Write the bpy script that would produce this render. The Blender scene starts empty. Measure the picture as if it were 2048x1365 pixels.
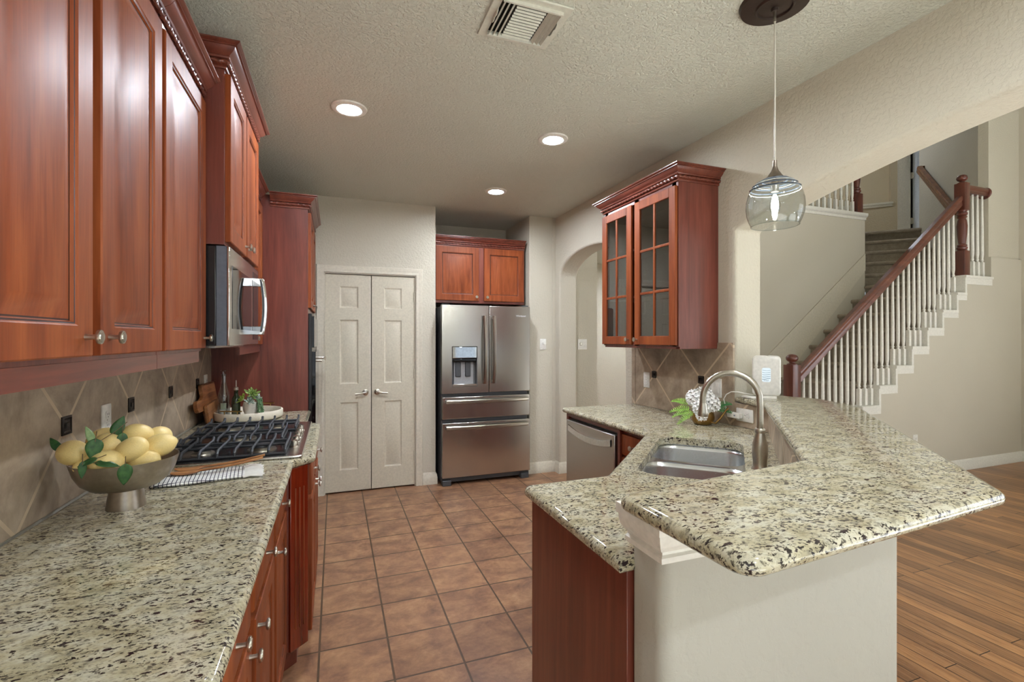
import bpy, bmesh, math, random
from math import pi, sin, cos, tan, radians, sqrt, atan2, hypot
from mathutils import Vector, Matrix, Euler
from mathutils.geometry import tessellate_polygon
random.seed(7)
SC = bpy.context.scene
C = SC.collection

# ------------------------------------------------------------------ camera, world, lights, exposure
cam_d = bpy.data.cameras.new('camera'); cam = bpy.data.objects.new('camera', cam_d); C.objects.link(cam)
cam_d.sensor_width = 36.0; cam_d.lens = 957.28/2048*36; cam_d.shift_y = -4.09/2048
cam_d.clip_start = .05; cam_d.clip_end = 100
cam.location = (0, 0, 1.433); cam.rotation_euler = (pi/2, 0, -0.353775)
SC.camera = cam
SC.view_settings.view_transform = 'Standard'; SC.view_settings.look = 'None'
SC.view_settings.gamma = 1; SC.view_settings.use_curve_mapping = False
SC.view_settings.exposure = 0.25
W = bpy.data.worlds.new('sky'); SC.world = W; W.use_nodes = True
W.node_tree.nodes['Background'].inputs[0].default_value = (.75, .87, 1, 1)
W.node_tree.nodes['Background'].inputs[1].default_value = .5

def area(name, loc, rot, sx, sy, power, col=(1, 1, 1), spread=pi):
    d = bpy.data.lights.new(name, 'AREA'); d.shape = 'RECTANGLE'; d.size = sx; d.size_y = sy
    d.energy = power; d.color = col; d.spread = spread
    o = bpy.data.objects.new(name, d); C.objects.link(o); o.location = loc; o.rotation_euler = rot
    return o
# daylight entering by the windows behind the camera (area facing +Y: rotate X by -90 -> +90)
area('daylight_nook', (.75, -3.12, 1.5), (pi/2, 0, 0), 2.5, 1.7, 5, (.95, 1, 1.06))
area('daylight_family_low', (4.9, -4.42, 1.6), (pi/2, 0, 0), 4.0, 2.2, 8, (.95, 1, 1.06))
area('daylight_family_high', (4.9, -4.42, 4.1), (pi/2, 0, 0), 4.0, 1.6, 16, (.95, 1, 1.06))
area('fill_side_window', (-.90, -1.6, 1.5), (0, -pi/2, 0), 1.5, 2.0, 6, (.95, 1, 1.06))  # lamp of an unseen side window, added to flatten the light
area('fill_far_window', (7.60, -1.2, 1.7), (0, pi/2, 0), 2.4, 3.6, 72, (.95, 1, 1.06))  # lamp of an unseen far window, added to light the left cabinets

sd = bpy.data.lights.new('sunlight', 'SUN'); sd.energy = 28; sd.angle = .01; sd.color = (.93, 1, 1.08)
so = bpy.data.objects.new('sunlight', sd); C.objects.link(so); so.rotation_euler = (radians(42), 0, 0); so.location = (1, -8, 9)

# ------------------------------------------------------------------ mesh helpers
def frame(o, n):
    """matrix: local -y points along the outward horizontal normal n, x to the viewer's right, z up"""
    n = Vector((n[0], n[1], 0)).normalized(); y = -n; z = Vector((0, 0, 1)); x = y.cross(z)
    M = Matrix.Identity(4)
    for i in range(3): M[i][0] = x[i]; M[i][1] = y[i]; M[i][2] = z[i]; M[i][3] = o[i]
    return M
def T(x, y, z): return Matrix.Translation((x, y, z))
def RZ(a): return Matrix.Rotation(a, 4, 'Z')
def RX(a): return Matrix.Rotation(a, 4, 'X')
def RY(a): return Matrix.Rotation(a, 4, 'Y')
def SCL(x, y, z): return Matrix.Diagonal((x, y, z, 1))

def inset(poly, d):
    """offset a CCW polygon inwards by d (mitred)"""
    n = len(poly); out = []
    for i in range(n):
        p0 = Vector(poly[i-1][:2]); p1 = Vector(poly[i][:2]); p2 = Vector(poly[(i+1) % n][:2])
        a = (p1-p0); b = (p2-p1)
        if a.length < 1e-9 or b.length < 1e-9: out.append(p1.copy()); continue
        a.normalize(); b.normalize()
        na = Vector((-a.y, a.x)); nb = Vector((-b.y, b.x)); m = na+nb
        k = m.dot(na)
        if k < .2: k = .2
        out.append(p1 + m*(d/k))
    return out
def ccw(poly):
    s = sum(poly[i-1][0]*poly[i][1]-poly[i][0]*poly[i-1][1] for i in range(len(poly)))
    return list(poly) if s > 0 else list(reversed(poly))
def rounded(poly, r, seg=5):
    """round the corners of a polygon; r a number or one per corner"""
    n = len(poly); out = []
    for i in range(n):
        ri = r[i] if isinstance(r, (list, tuple)) else r
        p0 = Vector(poly[i-1]); p1 = Vector(poly[i]); p2 = Vector(poly[(i+1) % n])
        if ri <= 0: out.append(tuple(p1)); continue
        a = (p0-p1); b = (p2-p1); la = a.length; lb = b.length; a.normalize(); b.normalize()
        ang = a.angle(b); t = min(ri/tan(ang/2), la*.49, lb*.49); rr = t*tan(ang/2)
        q0 = p1+a*t; bis = (a+b).normalized(); c = p1+bis*(rr/sin(ang/2))
        v0 = q0-c; v1 = (p1+b*t)-c
        a0 = atan2(v0.y, v0.x); a1 = atan2(v1.y, v1.x); da = (a1-a0+pi) % (2*pi)-pi
        for k in range(seg+1):
            th = a0+da*k/seg; out.append((c.x+rr*cos(th), c.y+rr*sin(th)))
    return out
def rrect(w, h, r, seg=5, cx=0, cy=0):
    return rounded([(cx-w/2, cy-h/2), (cx+w/2, cy-h/2), (cx+w/2, cy+h/2), (cx-w/2, cy+h/2)], r, seg)
def ell(rx, ry, n=32, cx=0, cy=0, p=2.0):
    o = []
    for k in range(n):
        a = 2*pi*k/n; c_, s_ = cos(a), sin(a)
        o.append((cx+rx*math.copysign(abs(c_)**(2/p), c_), cy+ry*math.copysign(abs(s_)**(2/p), s_)))
    return o

class MB:
    def __init__(s): s.v = []; s.f = []; s.mi = []
    def add(s, vs, fs, mi=0, M=None):
        b = len(s.v)
        for v in vs:
            v = Vector(v) if len(v) == 3 else Vector((v[0], v[1], 0))
            s.v.append(M @ v if M is not None else v)
        for f in fs: s.f.append([b+i for i in f]); s.mi.append(mi)
        return s
    def box(s, x0, x1, y0, y1, z0, z1, mi=0, M=None):
        vs = [(x, y, z) for z in (z0, z1) for y in (y0, y1) for x in (x0, x1)]
        return s.add(vs, [(0, 2, 3, 1), (4, 5, 7, 6), (0, 1, 5, 4), (2, 6, 7, 3), (0, 4, 6, 2), (1, 3, 7, 5)], mi, M)
    def rings(s, rs, mi=0, M=None, cap0=True, cap1=True, closed=True, mis=None):
        """loft through rings (lists of 3d points, equal length)"""
        n = len(rs[0]); vs = [p for r in rs for p in r]; fs = []; ms = []
        for k in range(len(rs)-1):
            for i in range(n if closed else n-1):
                j = (i+1) % n
                fs.append((k*n+i, k*n+j, (k+1)*n+j, (k+1)*n+i)); ms.append(mis[k] if mis else mi)
        if cap0: fs.append(tuple(reversed(range(n)))); ms.append(mis[0] if mis else mi)
        if cap1: fs.append(tuple((len(rs)-1)*n+i for i in range(n))); ms.append(mis[-1] if mis else mi)
        b = len(s.v); s.add(vs, fs, mi, M); s.mi[-len(fs):] = ms
        return s
    def prism(s, poly, z0, z1, holes=(), mi=0, M=None):
        poly = ccw(poly); holes = [list(reversed(ccw(h))) for h in holes]
        loops = [poly]+holes; flat = [p for l in loops for p in l]; n = len(flat)
        tri = tessellate_polygon([[Vector((p[0], p[1], 0)) for p in l] for l in loops])
        vs = [(p[0], p[1], z0) for p in flat]+[(p[0], p[1], z1) for p in flat]; fs = []
        for t in tri:
            a, b, c = t; A, B, D = flat[a], flat[b], flat[c]
            if (B[0]-A[0])*(D[1]-A[1])-(B[1]-A[1])*(D[0]-A[0]) < 0: a, c = c, a
            fs.append((c, b, a)); fs.append((n+a, n+b, n+c))
        o = 0
        for l in loops:
            m = len(l)
            for i in range(m):
                j = (i+1) % m; fs.append((o+i, o+j, n+o+j, n+o+i))
            o += m
        return s.add(vs, fs, mi, M)
    def slab(s, poly, z0, z1, holes=(), r=None, seg=6, mi=0, hr=.006):
        """worktop slab with a bullnose edge of half its thickness, holes with an eased edge"""
        poly = ccw(poly); t = z1-z0; r = t/2 if r is None else r
        prof = [(r*(1-sin(pi*k/seg)), z0+t/2-t/2*cos(pi*k/seg)) for k in range(seg+1)]
        rs = [[(p[0], p[1], z) for p in inset(poly, d)] for d, z in prof]
        s.rings(rs, mi, cap0=False, cap1=False)
        holes = [ccw(h) for h in holes]
        for top, z in ((0, z0), (1, z1)):
            outer = [(p.x, p.y) for p in inset(poly, r)]; hs = [list(reversed(h)) for h in holes]
            loops = [outer]+hs; flat = [p for l in loops for p in l]
            tri = tessellate_polygon([[Vector((p[0], p[1], 0)) for p in l] for l in loops]); fs = []
            for a, b, c in tri:
                A, B, D = flat[a], flat[b], flat[c]
                if ((B[0]-A[0])*(D[1]-A[1])-(B[1]-A[1])*(D[0]-A[0]) < 0) == bool(top): a, c = c, a
                fs.append((a, b, c))
            s.add([(p[0], p[1], z) for p in flat], fs, mi)
        for h in holes:
            m = len(h); fs = [(i, m+i, m+(i+1) % m, (i+1) % m) for i in range(m)]
            s.add([(p[0], p[1], z0) for p in h]+[(p[0], p[1], z1) for p in h], fs, mi)
        return s
    def lathe(s, prof, M=None, seg=24, mi=0, cap0=True, cap1=True, mis=None):
        rs = [[(r*cos(2*pi*k/seg), r*sin(2*pi*k/seg), z) for k in range(seg)] for r, z in prof]
        return s.rings(rs, mi, M, cap0, cap1, mis=mis)
    def tube(s, pts, r, seg=8, mi=0, M=None, caps=True, flat=1.0):
        """round tube along 3d points; r a number or list; flat squashes it along the frame's second axis"""
        P = [Vector(p) for p in pts]; n = len(P); rs = []
        up = Vector((0, 0, 1))
        t0 = (P[1]-P[0]).normalized()
        if abs(t0.dot(up)) > .95: up = Vector((1, 0, 0))
        u = t0.cross(up).normalized()
        for i in range(n):
            t = (P[min(i+1, n-1)]-P[max(i-1, 0)]).normalized()
            u = (u-t*u.dot(t)).normalized(); w = t.cross(u)
            ri = r[i] if isinstance(r, (list, tuple)) else r
            rs.append([P[i]+u*(ri*cos(2*pi*k/seg))+w*(ri*flat*sin(2*pi*k/seg)) for k in range(seg)])
        return s.rings(rs, mi, M, caps, caps)
    def sweep(s, path, prof, z0=0, mi=0, closed=False, M=None):
        """profile (out, z) along a 2d path; 'out' is to the right of the direction of travel"""
        P = [Vector(p) for p in path]; n = len(P); rs = []
        for i in range(n):
            if closed or 0 < i < n-1:
                a = (P[i]-P[i-1]).normalized(); b = (P[(i+1) % n]-P[i]).normalized()
            elif i == 0: a = b = (P[1]-P[0]).normalized()
            else: a = b = (P[i]-P[i-1]).normalized()
            na = Vector((a.y, -a.x)); nb = Vector((b.y, -b.x)); m = na+nb; k = max(m.dot(na), .2)
            rs.append([(P[i].x+m.x*o/k, P[i].y+m.y*o/k, z0+z) for o, z in prof])
        if closed: rs.append(rs[0])
        return s.rings(rs, mi, M, not closed, not closed)
    def rope(s, path, o, z, r=.008, pitch=.022, mi=0):
        P = [Vector(p) for p in path]; off = []
        n = len(P)
        for i in range(n):
            a = (P[i]-P[i-1]).normalized() if i else (P[1]-P[0]).normalized()
            b = (P[i+1]-P[i]).normalized() if i < n-1 else a
            na = Vector((a.y, -a.x)); nb = Vector((b.y, -b.x)); m = na+nb; k = max(m.dot(na), .2); off.append(P[i]+m*o/k)
        rs = []
        for i in range(n-1):
            d = off[i+1]-off[i]; L = d.length; d.normalize(); nn = Vector((d.y, -d.x)); N = max(2, int(L/pitch*5))
            for k in range(N+1):
                q = off[i]+d*(L*k/N); ph = L*k/N/pitch*pi; ring = []
                for j in range(8):
                    th = 2*pi*j/8; rr = r*(.78+.22*cos(2*(th-ph))); ring.append((q.x+nn.x*rr*cos(th), q.y+nn.y*rr*cos(th), z+rr*sin(th)))
                rs.append(ring)
        return s.rings(rs, mi)
    def ball(s, c, rx, ry=None, rz=None, seg=16, nr=10, mi=0, M=None, fn=None):
        ry = rx if ry is None else ry; rz = rx if rz is None else rz; rs = []
        for i in range(1, nr):
            th = pi*i/nr; ring = []
            for k in range(seg):
                a = 2*pi*k/seg; p = Vector((sin(th)*cos(a), sin(th)*sin(a), -cos(th)))
                if fn: p = fn(p)
                ring.append((c[0]+rx*p.x, c[1]+ry*p.y, c[2]+rz*p.z))
            rs.append(ring)
        return s.rings(rs, mi, M)
    def build(s, name, mats, parent=None, bevel=0, smooth=40, local=False, seg=2, solid=0, subsurf=0, world=False):
        if not isinstance(mats, (list, tuple)): mats = [mats]
        me = bpy.data.meshes.new(name); o = bpy.data.objects.new(name, me); C.objects.link(o)
        vs = s.v
        if parent is not None:
            o.parent = parent; R = RINV[parent.name]; RINV[o.name] = R
            if not local: vs = [R @ v for v in vs]
        else:
            lo = Vector([min(v[i] for v in vs) for i in range(3)]); hi = Vector([max(v[i] for v in vs) for i in range(3)])
            q = Vector((0, 0, 0)) if world else Vector(((lo.x+hi.x)/2, (lo.y+hi.y)/2, lo.z)); o.location = q; vs = [v-q for v in vs]
            RINV[o.name] = Matrix.Translation(-q)
        me.from_pydata([tuple(v) for v in vs], [], s.f)
        for m in mats: me.materials.append(m)
        me.polygons.foreach_set('material_index', s.mi)
        bm = bmesh.new(); bm.from_mesh(me); bmesh.ops.recalc_face_normals(bm, faces=bm.faces); bm.to_mesh(me); bm.free()
        if smooth:
            me.polygons.foreach_set('use_smooth', [True]*len(me.polygons)); me.set_sharp_from_angle(angle=radians(smooth))
        if solid:
            m = o.modifiers.new('thickness', 'SOLIDIFY'); m.thickness = solid; m.offset = 0
        if bevel:
            m = o.modifiers.new('bevel', 'BEVEL'); m.width = bevel; m.segments = seg; m.limit_method = 'ANGLE'; m.angle_limit = radians(40); m.harden_normals = False
        if subsurf:
            m = o.modifiers.new('subsurf', 'SUBSURF'); m.levels = subsurf; m.render_levels = subsurf
        return o
RINV = {}
def thing(name, label, cat, loc=(0, 0, 0), rz=0, group=None, kind=None):
    o = bpy.data.objects.new(name, None); C.objects.link(o); o.empty_display_size = .1
    o.location = loc; o.rotation_euler = (0, 0, rz)
    if label: o['label'] = label; o['category'] = cat
    if group: o['group'] = group
    if kind: o['kind'] = kind
    RINV[o.name] = (Matrix.Translation(loc) @ Matrix.Rotation(rz, 4, 'Z')).inverted()
    return o
def tag(o, label, cat, group=None):
    o['label'] = label; o['category'] = cat
    if group: o['group'] = group
    return o
def struct(o): o['kind'] = 'structure'; return o
def lab(o, label): o['label'] = label; return o

# ------------------------------------------------------------------ materials
def srgb(r, g, b):
    f = lambda c: (c/255/12.92) if c/255 <= .04045 else ((c/255+.055)/1.055)**2.4
    return (f(r), f(g), f(b), 1)
class NT:
    def __init__(s, name, color=(.8, .8, .8, 1), rough=.5, metal=0, coat=0, coat_rough=.1, spec=.5):
        m = bpy.data.materials.new(name); m.use_nodes = True; s.m = m; s.t = m.node_tree; s.n = s.t.nodes
        s.b = s.n['Principled BSDF']; i = s.b.inputs
        i['Base Color'].default_value = color; i['Roughness'].default_value = rough; i['Metallic'].default_value = metal
        i['Coat Weight'].default_value = coat; i['Coat Roughness'].default_value = coat_rough; i['Specular IOR Level'].default_value = spec
    def new(s, ty, **kw):
        n = s.n.new(ty)
        for k, v in kw.items():
            if k in n.inputs: n.inputs[k].default_value = v
            else: setattr(n, k, v)
        return n
    def link(s, a, b): s.t.links.new(a, b)
    def coords(s, scale=(1, 1, 1), rot=(0, 0, 0), loc=(0, 0, 0), which='Object'):
        tc = s.new('ShaderNodeTexCoord'); mp = s.new('ShaderNodeMapping')
        mp.inputs['Scale'].default_value = scale; mp.inputs['Rotation'].default_value = rot; mp.inputs['Location'].default_value = loc
        s.link(tc.outputs[which], mp.inputs[0]); return mp.outputs[0]
    def noise(s, vec, scale, detail=3, rough=.5, dist=0):
        n = s.new('ShaderNodeTexNoise', Scale=scale, Detail=detail, Roughness=rough, Distortion=dist); s.link(vec, n.inputs['Vector']); return n.outputs['Fac']
    def ramp(s, fac, stops, interp='LINEAR'):
        r = s.new('ShaderNodeValToRGB'); e = r.color_ramp.elements; r.color_ramp.interpolation = interp
        while len(e) < len(stops): e.new(.5)
        for el, (p, c) in zip(e, stops): el.position = p; el.color = c if len(c) == 4 else (*c, 1)
        s.link(fac, r.inputs[0]); return r.outputs[0]
    def mix(s, fac, a, b, mode='MIX'):
        m = s.new('ShaderNodeMix', data_type='RGBA', blend_type=mode)
        for sock, v in ((m.inputs[0], fac), (m.inputs[6], a), (m.inputs[7], b)):
            if hasattr(v, 'is_linked') or hasattr(v, 'links'): s.link(v, sock)
            else: sock.default_value = v
        return m.outputs[2]
    def bump(s, h, strength=.3, dist=.002):
        b = s.new('ShaderNodeBump', Strength=strength, Distance=dist); s.link(h, b.inputs['Height']); s.link(b.outputs[0], s.b.inputs['Normal'])
    def color(s, sock): s.link(sock, s.b.inputs['Base Color'])
G1 = (0, 0, 0, 1); G2 = (1, 1, 1, 1)
def plain(name, col, rough=.5, metal=0, coat=0, bump=0, bscale=60, spec=.5):
    t = NT(name, col, rough, metal, coat, spec=spec)
    v = t.coords(); n = t.noise(v, bscale, 4)
    c2 = tuple(min(1, c*1.07) for c in col[:3])+(1,); c1 = tuple(c*.93 for c in col[:3])+(1,)
    t.color(t.ramp(n, [(.3, c1), (.7, c2)]))
    if bump: t.bump(n, bump, .002)
    return t.m
def wallmat(name, col, strength=.45, scale=55, dist=.003):
    t = NT(name, col, .8, spec=.3); v = t.coords()
    n = t.noise(v, scale, 4, .55, .3); k = t.ramp(n, [(.38, G1), (.56, G2)])
    big = t.noise(v, 1.3, 2)
    t.color(t.ramp(big, [(.3, tuple(c*.96 for c in col[:3])+(1,)), (.7, col)])); t.bump(k, strength, dist); return t.m
def woodmat(name, dark, mid, light, axis='Z', rough=.32, coat=.5, cr=.16, scale=1.0, spec=.5):
    t = NT(name, mid, rough, 0, coat, cr, spec)
    st = {'Z': (9, 9, .9), 'X': (.9, 9, 9), 'Y': (9, .9, 9)}[axis]
    v = t.coords(tuple(x*scale for x in st)); a = t.noise(v, 1.6, 5, .6, .6)
    v2 = t.coords(tuple(x*scale*(6 if x > 2 else 2.5) for x in st)); b = t.noise(v2, 2.0, 3, .6, .2)
    v3 = t.coords((1.2, 1.2, .5)); c = t.noise(v3, 1.5, 2)
    base = t.ramp(a, [(.25, dark), (.5, mid), (.78, light)])
    fine = t.ramp(b, [(.3, (.72, .70, .70, 1)), (.62, G2)])
    blot = t.ramp(c, [(.3, (.8, .78, .78, 1)), (.7, (1.08, 1.05, 1.02, 1))])
    t.color(t.mix(.55, t.mix(.8, base, fine, 'MULTIPLY'), blot, 'MULTIPLY')); t.bump(b, .05, .001); return t.m
def granite(name):
    t = NT(name, (.5, .45, .33, 1), .07, 0, .0, .05, spec=.5)
    v = t.coords((1, 1.6, 1.4), (0, 0, .10))
    a = t.noise(v, 16, 5, .65); base = t.ramp(a, [(.3, srgb(150, 141, 112)), (.45, srgb(180, 171, 143)), (.6, srgb(193, 187, 165)), (.78, srgb(172, 170, 156))])
    n1 = t.noise(v, 95, 3, .6, .2); f1 = t.ramp(n1, [(.535, G1), (.575, G2)])
    n1b = t.noise(v, 22, 3, .55); f1b = t.ramp(n1b, [(.36, G1), (.56, G2)])
    n2 = t.noise(v, 42, 3, .6, .3); f2 = t.ramp(n2, [(.61, G1), (.645, G2)])
    n3 = t.noise(v, 34, 4, .6, .4); f3 = t.ramp(n3, [(.53, G1), (.69, (.7, .7, .7, 1))])
    n4 = t.noise(v, 150, 2, .5); f4 = t.ramp(n4, [(.56, G1), (.68, (.4, .4, .4, 1))])
    c = t.mix(f3, base, srgb(118, 115, 102)); c = t.mix(f4, c, srgb(92, 86, 74))
    m = t.new('ShaderNodeMath', operation='MULTIPLY'); t.link(f1, m.inputs[0]); t.link(f1b, m.inputs[1])
    c = t.mix(m.outputs[0], c, srgb(46, 40, 38))
    c = t.mix(f2, c, srgb(48, 36, 38))
    t.color(c); return t.m
def rgbmul(c, k): return tuple(min(1, x*k) for x in c[:3])+(1,)

M_wall = wallmat('wall_paint', srgb(206, 199, 182))
M_wall_st = wallmat('stair_wall_paint', srgb(205, 198, 182), .1, 40, .002)
M_ceil = wallmat('ceiling_paint', srgb(214, 214, 200), .7, 75, .004)
M_trim = plain('trim_paint', srgb(212, 204, 186), .42)
M_white = plain('white_paint', srgb(232, 229, 220), .4)
M_door = plain('door_paint', srgb(206, 198, 178), .45)
CH = dict(dark=srgb(108, 50, 23), mid=srgb(142, 71, 36), light=srgb(168, 94, 50))
M_cherry = woodmat('cherry_door_wood', CH['dark'], CH['mid'], CH['light'], 'Z', .47, .08, .36, spec=.20)
M_cherry_red = woodmat('cherry_panel_wood', srgb(88, 40, 32), srgb(118, 58, 46), srgb(140, 76, 60), 'Z', .34, .35, .2, .8)
M_cherry_h = woodmat('cherry_rail_wood', srgb(88, 40, 30), srgb(118, 58, 44), srgb(140, 76, 56), 'Y', .34, .4, .2)
M_cherry_x = woodmat('cherry_cross_wood', srgb(88, 40, 30), srgb(118, 58, 44), srgb(140, 76, 56), 'X', .34, .4, .2)
M_glaze = plain('dark_glaze', srgb(46, 18, 12), .4)
M_oak = woodmat('oak_handrail_wood', srgb(84, 48, 26), srgb(122, 76, 44), srgb(146, 98, 60), 'X', .35, .3, .15)
M_rail = woodmat('stair_rail_wood', srgb(72, 34, 23), srgb(108, 57, 41), srgb(132, 77, 55), 'X', .32, .4, .15)
M_newel = woodmat('newel_wood', srgb(68, 31, 23), srgb(100, 50, 38), srgb(124, 66, 50), 'Z', .3, .4, .15)
M_granite = granite('speckled_granite')
M_nickel = plain('brushed_nickel', srgb(190, 184, 172), .28, 1, bscale=200)
M_chrome = plain('polished_chrome', srgb(215, 215, 215), .08, 1)
M_black = plain('black_plastic', srgb(22, 22, 24), .25, spec=.6)
M_blackglass = plain('black_glass', srgb(14, 14, 16), .05)
M_iron = plain('cast_iron', srgb(58, 60, 64), .48, .3, bump=.1, bscale=300)
M_rubber = plain('dark_grey_plastic', srgb(70, 72, 75), .5)
M_plate = plain('white_plate_plastic', srgb(232, 229, 222), .35)
M_slot = plain('outlet_slot_dark', srgb(70, 66, 60), .5)
M_bronze = plain('oil_bronze', srgb(48, 42, 38), .35, .7, bump=.4, bscale=120)

def steel(name, axis, col=(.60, .585, .56, 1), rough=.24):
    t = NT(name, col, rough, 1); st = {'Z': (160, 160, 1.5), 'X': (1.5, 160, 160), 'Y': (160, 1.5, 160)}[axis]
    n = t.noise(t.coords(st), 2.2, 3, .6); r = t.ramp(n, [(.3, (rough*.95,)*3+(1,)), (.7, (rough*1.06,)*3+(1,))])
    t.link(r, t.b.inputs['Roughness']); t.color(t.ramp(n, [(.3, rgbmul(col, .97)), (.7, rgbmul(col, 1.02))])); return t.m
M_steel = steel('brushed_steel_horizontal', 'X')
M_steel_v = steel('brushed_steel_vertical', 'Z')
M_steel_y = steel('brushed_steel_side', 'Y')
M_sink = steel('sink_steel', 'X', (.68, .70, .72, 1), .26)

def thin_glass(name, tint=(.9, .93, .92, 1), rough=.0, ior=1.5, extra=0.0):
    m = bpy.data.materials.new(name); m.use_nodes = True; t = m.node_tree; t.nodes.clear()
    out = t.nodes.new('ShaderNodeOutputMaterial'); mx = t.nodes.new('ShaderNodeMixShader'); tr = t.nodes.new('ShaderNodeBsdfTransparent')
    gl = t.nodes.new('ShaderNodeBsdfGlossy'); fr = t.nodes.new('ShaderNodeFresnel'); fr.inputs[0].default_value = ior
    tr.inputs[0].default_value = tint; gl.inputs['Roughness'].default_value = rough
    ge = t.nodes.new('ShaderNodeNewGeometry'); mr = t.nodes.new('ShaderNodeMapRange'); mr.inputs[3].default_value = ior; mr.inputs[4].default_value = 1/ior
    t.links.new(ge.outputs['Backfacing'], mr.inputs[0]); t.links.new(mr.outputs[0], fr.inputs[0])
    ad = t.nodes.new('ShaderNodeMath'); ad.operation = 'ADD'; ad.inputs[1].default_value = extra; ad.use_clamp = True
    t.links.new(fr.outputs[0], ad.inputs[0]); t.links.new(ad.outputs[0], mx.inputs[0]); t.links.new(tr.outputs[0], mx.inputs[1])
    t.links.new(gl.outputs[0], mx.inputs[2]); t.links.new(mx.outputs[0], out.inputs[0]); return m
M_pane = thin_glass('cabinet_glass', (.55, .57, .56, 1), .01, 1.5, .14)
M_clear = thin_glass('clear_bottle_glass', (.88, .91, .91, 1), .01, 1.5, .07)
M_smoke = thin_glass('smoky_pendant_glass', (.80, .83, .83, 1), .01, 1.35, .02)
def emit(name, col, s):
    m = bpy.data.materials.new(name); m.use_nodes = True; t = m.node_tree; t.nodes.clear()
    out = t.nodes.new('ShaderNodeOutputMaterial'); e = t.nodes.new('ShaderNodeEmission'); e.inputs[0].default_value = col; e.inputs[1].default_value = s
    t.links.new(e.outputs[0], out.inputs[0]); return m
M_lamp = emit('recessed_lamp_glow', (.93, 1, 1.10, 1), 430)
M_bulb = emit('bulb_glow', (1, .95, .84, 1), 600)
M_globe = emit('added_globe_glow', (.94, 1, 1.08, 1), 9)
M_screen = emit('router_light_glow', (.82, .94, 1, 1), .85)

def tile_floor():
    t = NT('terracotta_floor_tile', (.3, .18, .1, 1), .34, spec=.4)
    S = .30319
    v = t.coords((1, 1, 1), (0, 0, 0), (.0684+20*S, -2.0575+20*S, 0))
    br = t.new('ShaderNodeTexBrick', Scale=1.0); br.offset = 0; br.squash = 1
    for k, x in (('Mortar Size', .005), ('Mortar Smooth', .2), ('Brick Width', S), ('Row Height', S), ('Bias', 0)): br.inputs[k].default_value = x
    br.inputs['Color1'].default_value = (.86, .84, .84, 1); br.inputs['Color2'].default_value = (1.08, 1.07, 1.05, 1); br.inputs['Mortar'].default_value = G1
    t.link(v, br.inputs['Vector'])
    a = t.noise(t.coords((1, 1.25, 1)), 6.0, 8, .68, .3); b = t.noise(t.coords(), 34, 5, .7)
    base = t.ramp(a, [(.28, srgb(104, 76, 62)), (.44, srgb(140, 102, 78)), (.58, srgb(164, 124, 92)), (.76, srgb(186, 150, 114))])
    sp = t.ramp(b, [(.3, (.80, .78, .76, 1)), (.65, (1.05, 1.05, 1.05, 1))])
    c = t.mix(.75, base, sp, 'MULTIPLY'); c = t.mix(1, c, br.outputs['Color'], 'MULTIPLY')
    c = t.mix(br.outputs['Fac'], c, srgb(84, 64, 46)); t.color(c)
    inv = t.new('ShaderNodeMath', operation='SUBTRACT'); inv.inputs[0].default_value = 1; t.link(br.outputs['Fac'], inv.inputs[1])
    h = t.new('ShaderNodeMath', operation='MULTIPLY_ADD'); t.link(b, h.inputs[0]); h.inputs[1].default_value = .25; t.link(inv.outputs[0], h.inputs[2])
    t.bump(h.outputs[0], .35, .003); return t.m
M_tile = tile_floor()
def plank_floor():
    t = NT('oak_plank_floor', (.3, .17, .08, 1), .30, spec=.45)
    v = t.coords((1, 1, 1), (0, 0, pi/2))
    br = t.new('ShaderNodeTexBrick', Scale=1.0); br.offset = .37; br.offset_frequency = 3
    for k, x in (('Mortar Size', .0022), ('Mortar Smooth', .1), ('Brick Width', .95), ('Row Height', .083), ('Bias', 0)): br.inputs[k].default_value = x
    br.inputs['Color1'].default_value = (.56, .54, .57, 1); br.inputs['Color2'].default_value = (1.12, 1.1, 1.06, 1); br.inputs['Mortar'].default_value = G1
    t.link(v, br.inputs['Vector'])
    g = t.noise(t.coords((22, 1.4, 1)), 2.2, 5, .65, 1.2); k = t.noise(t.coords((3, .8, 1)), 2.0, 3)
    base = t.ramp(g, [(.25, srgb(122, 86, 58)), (.5, srgb(180, 130, 88)), (.75, srgb(206, 158, 112))])
    bl = t.ramp(k, [(.3, (.78, .78, .80, 1)), (.65, (1.1, 1.07, 1.02, 1))])
    c = t.mix(.8, base, bl, 'MULTIPLY'); c = t.mix(.9, c, br.outputs['Color'], 'MULTIPLY'); c = t.mix(br.outputs['Fac'], c, srgb(58, 38, 26)); t.color(c)
    t.bump(g, .08, .001); return t.m
M_plank = plank_floor()
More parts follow.
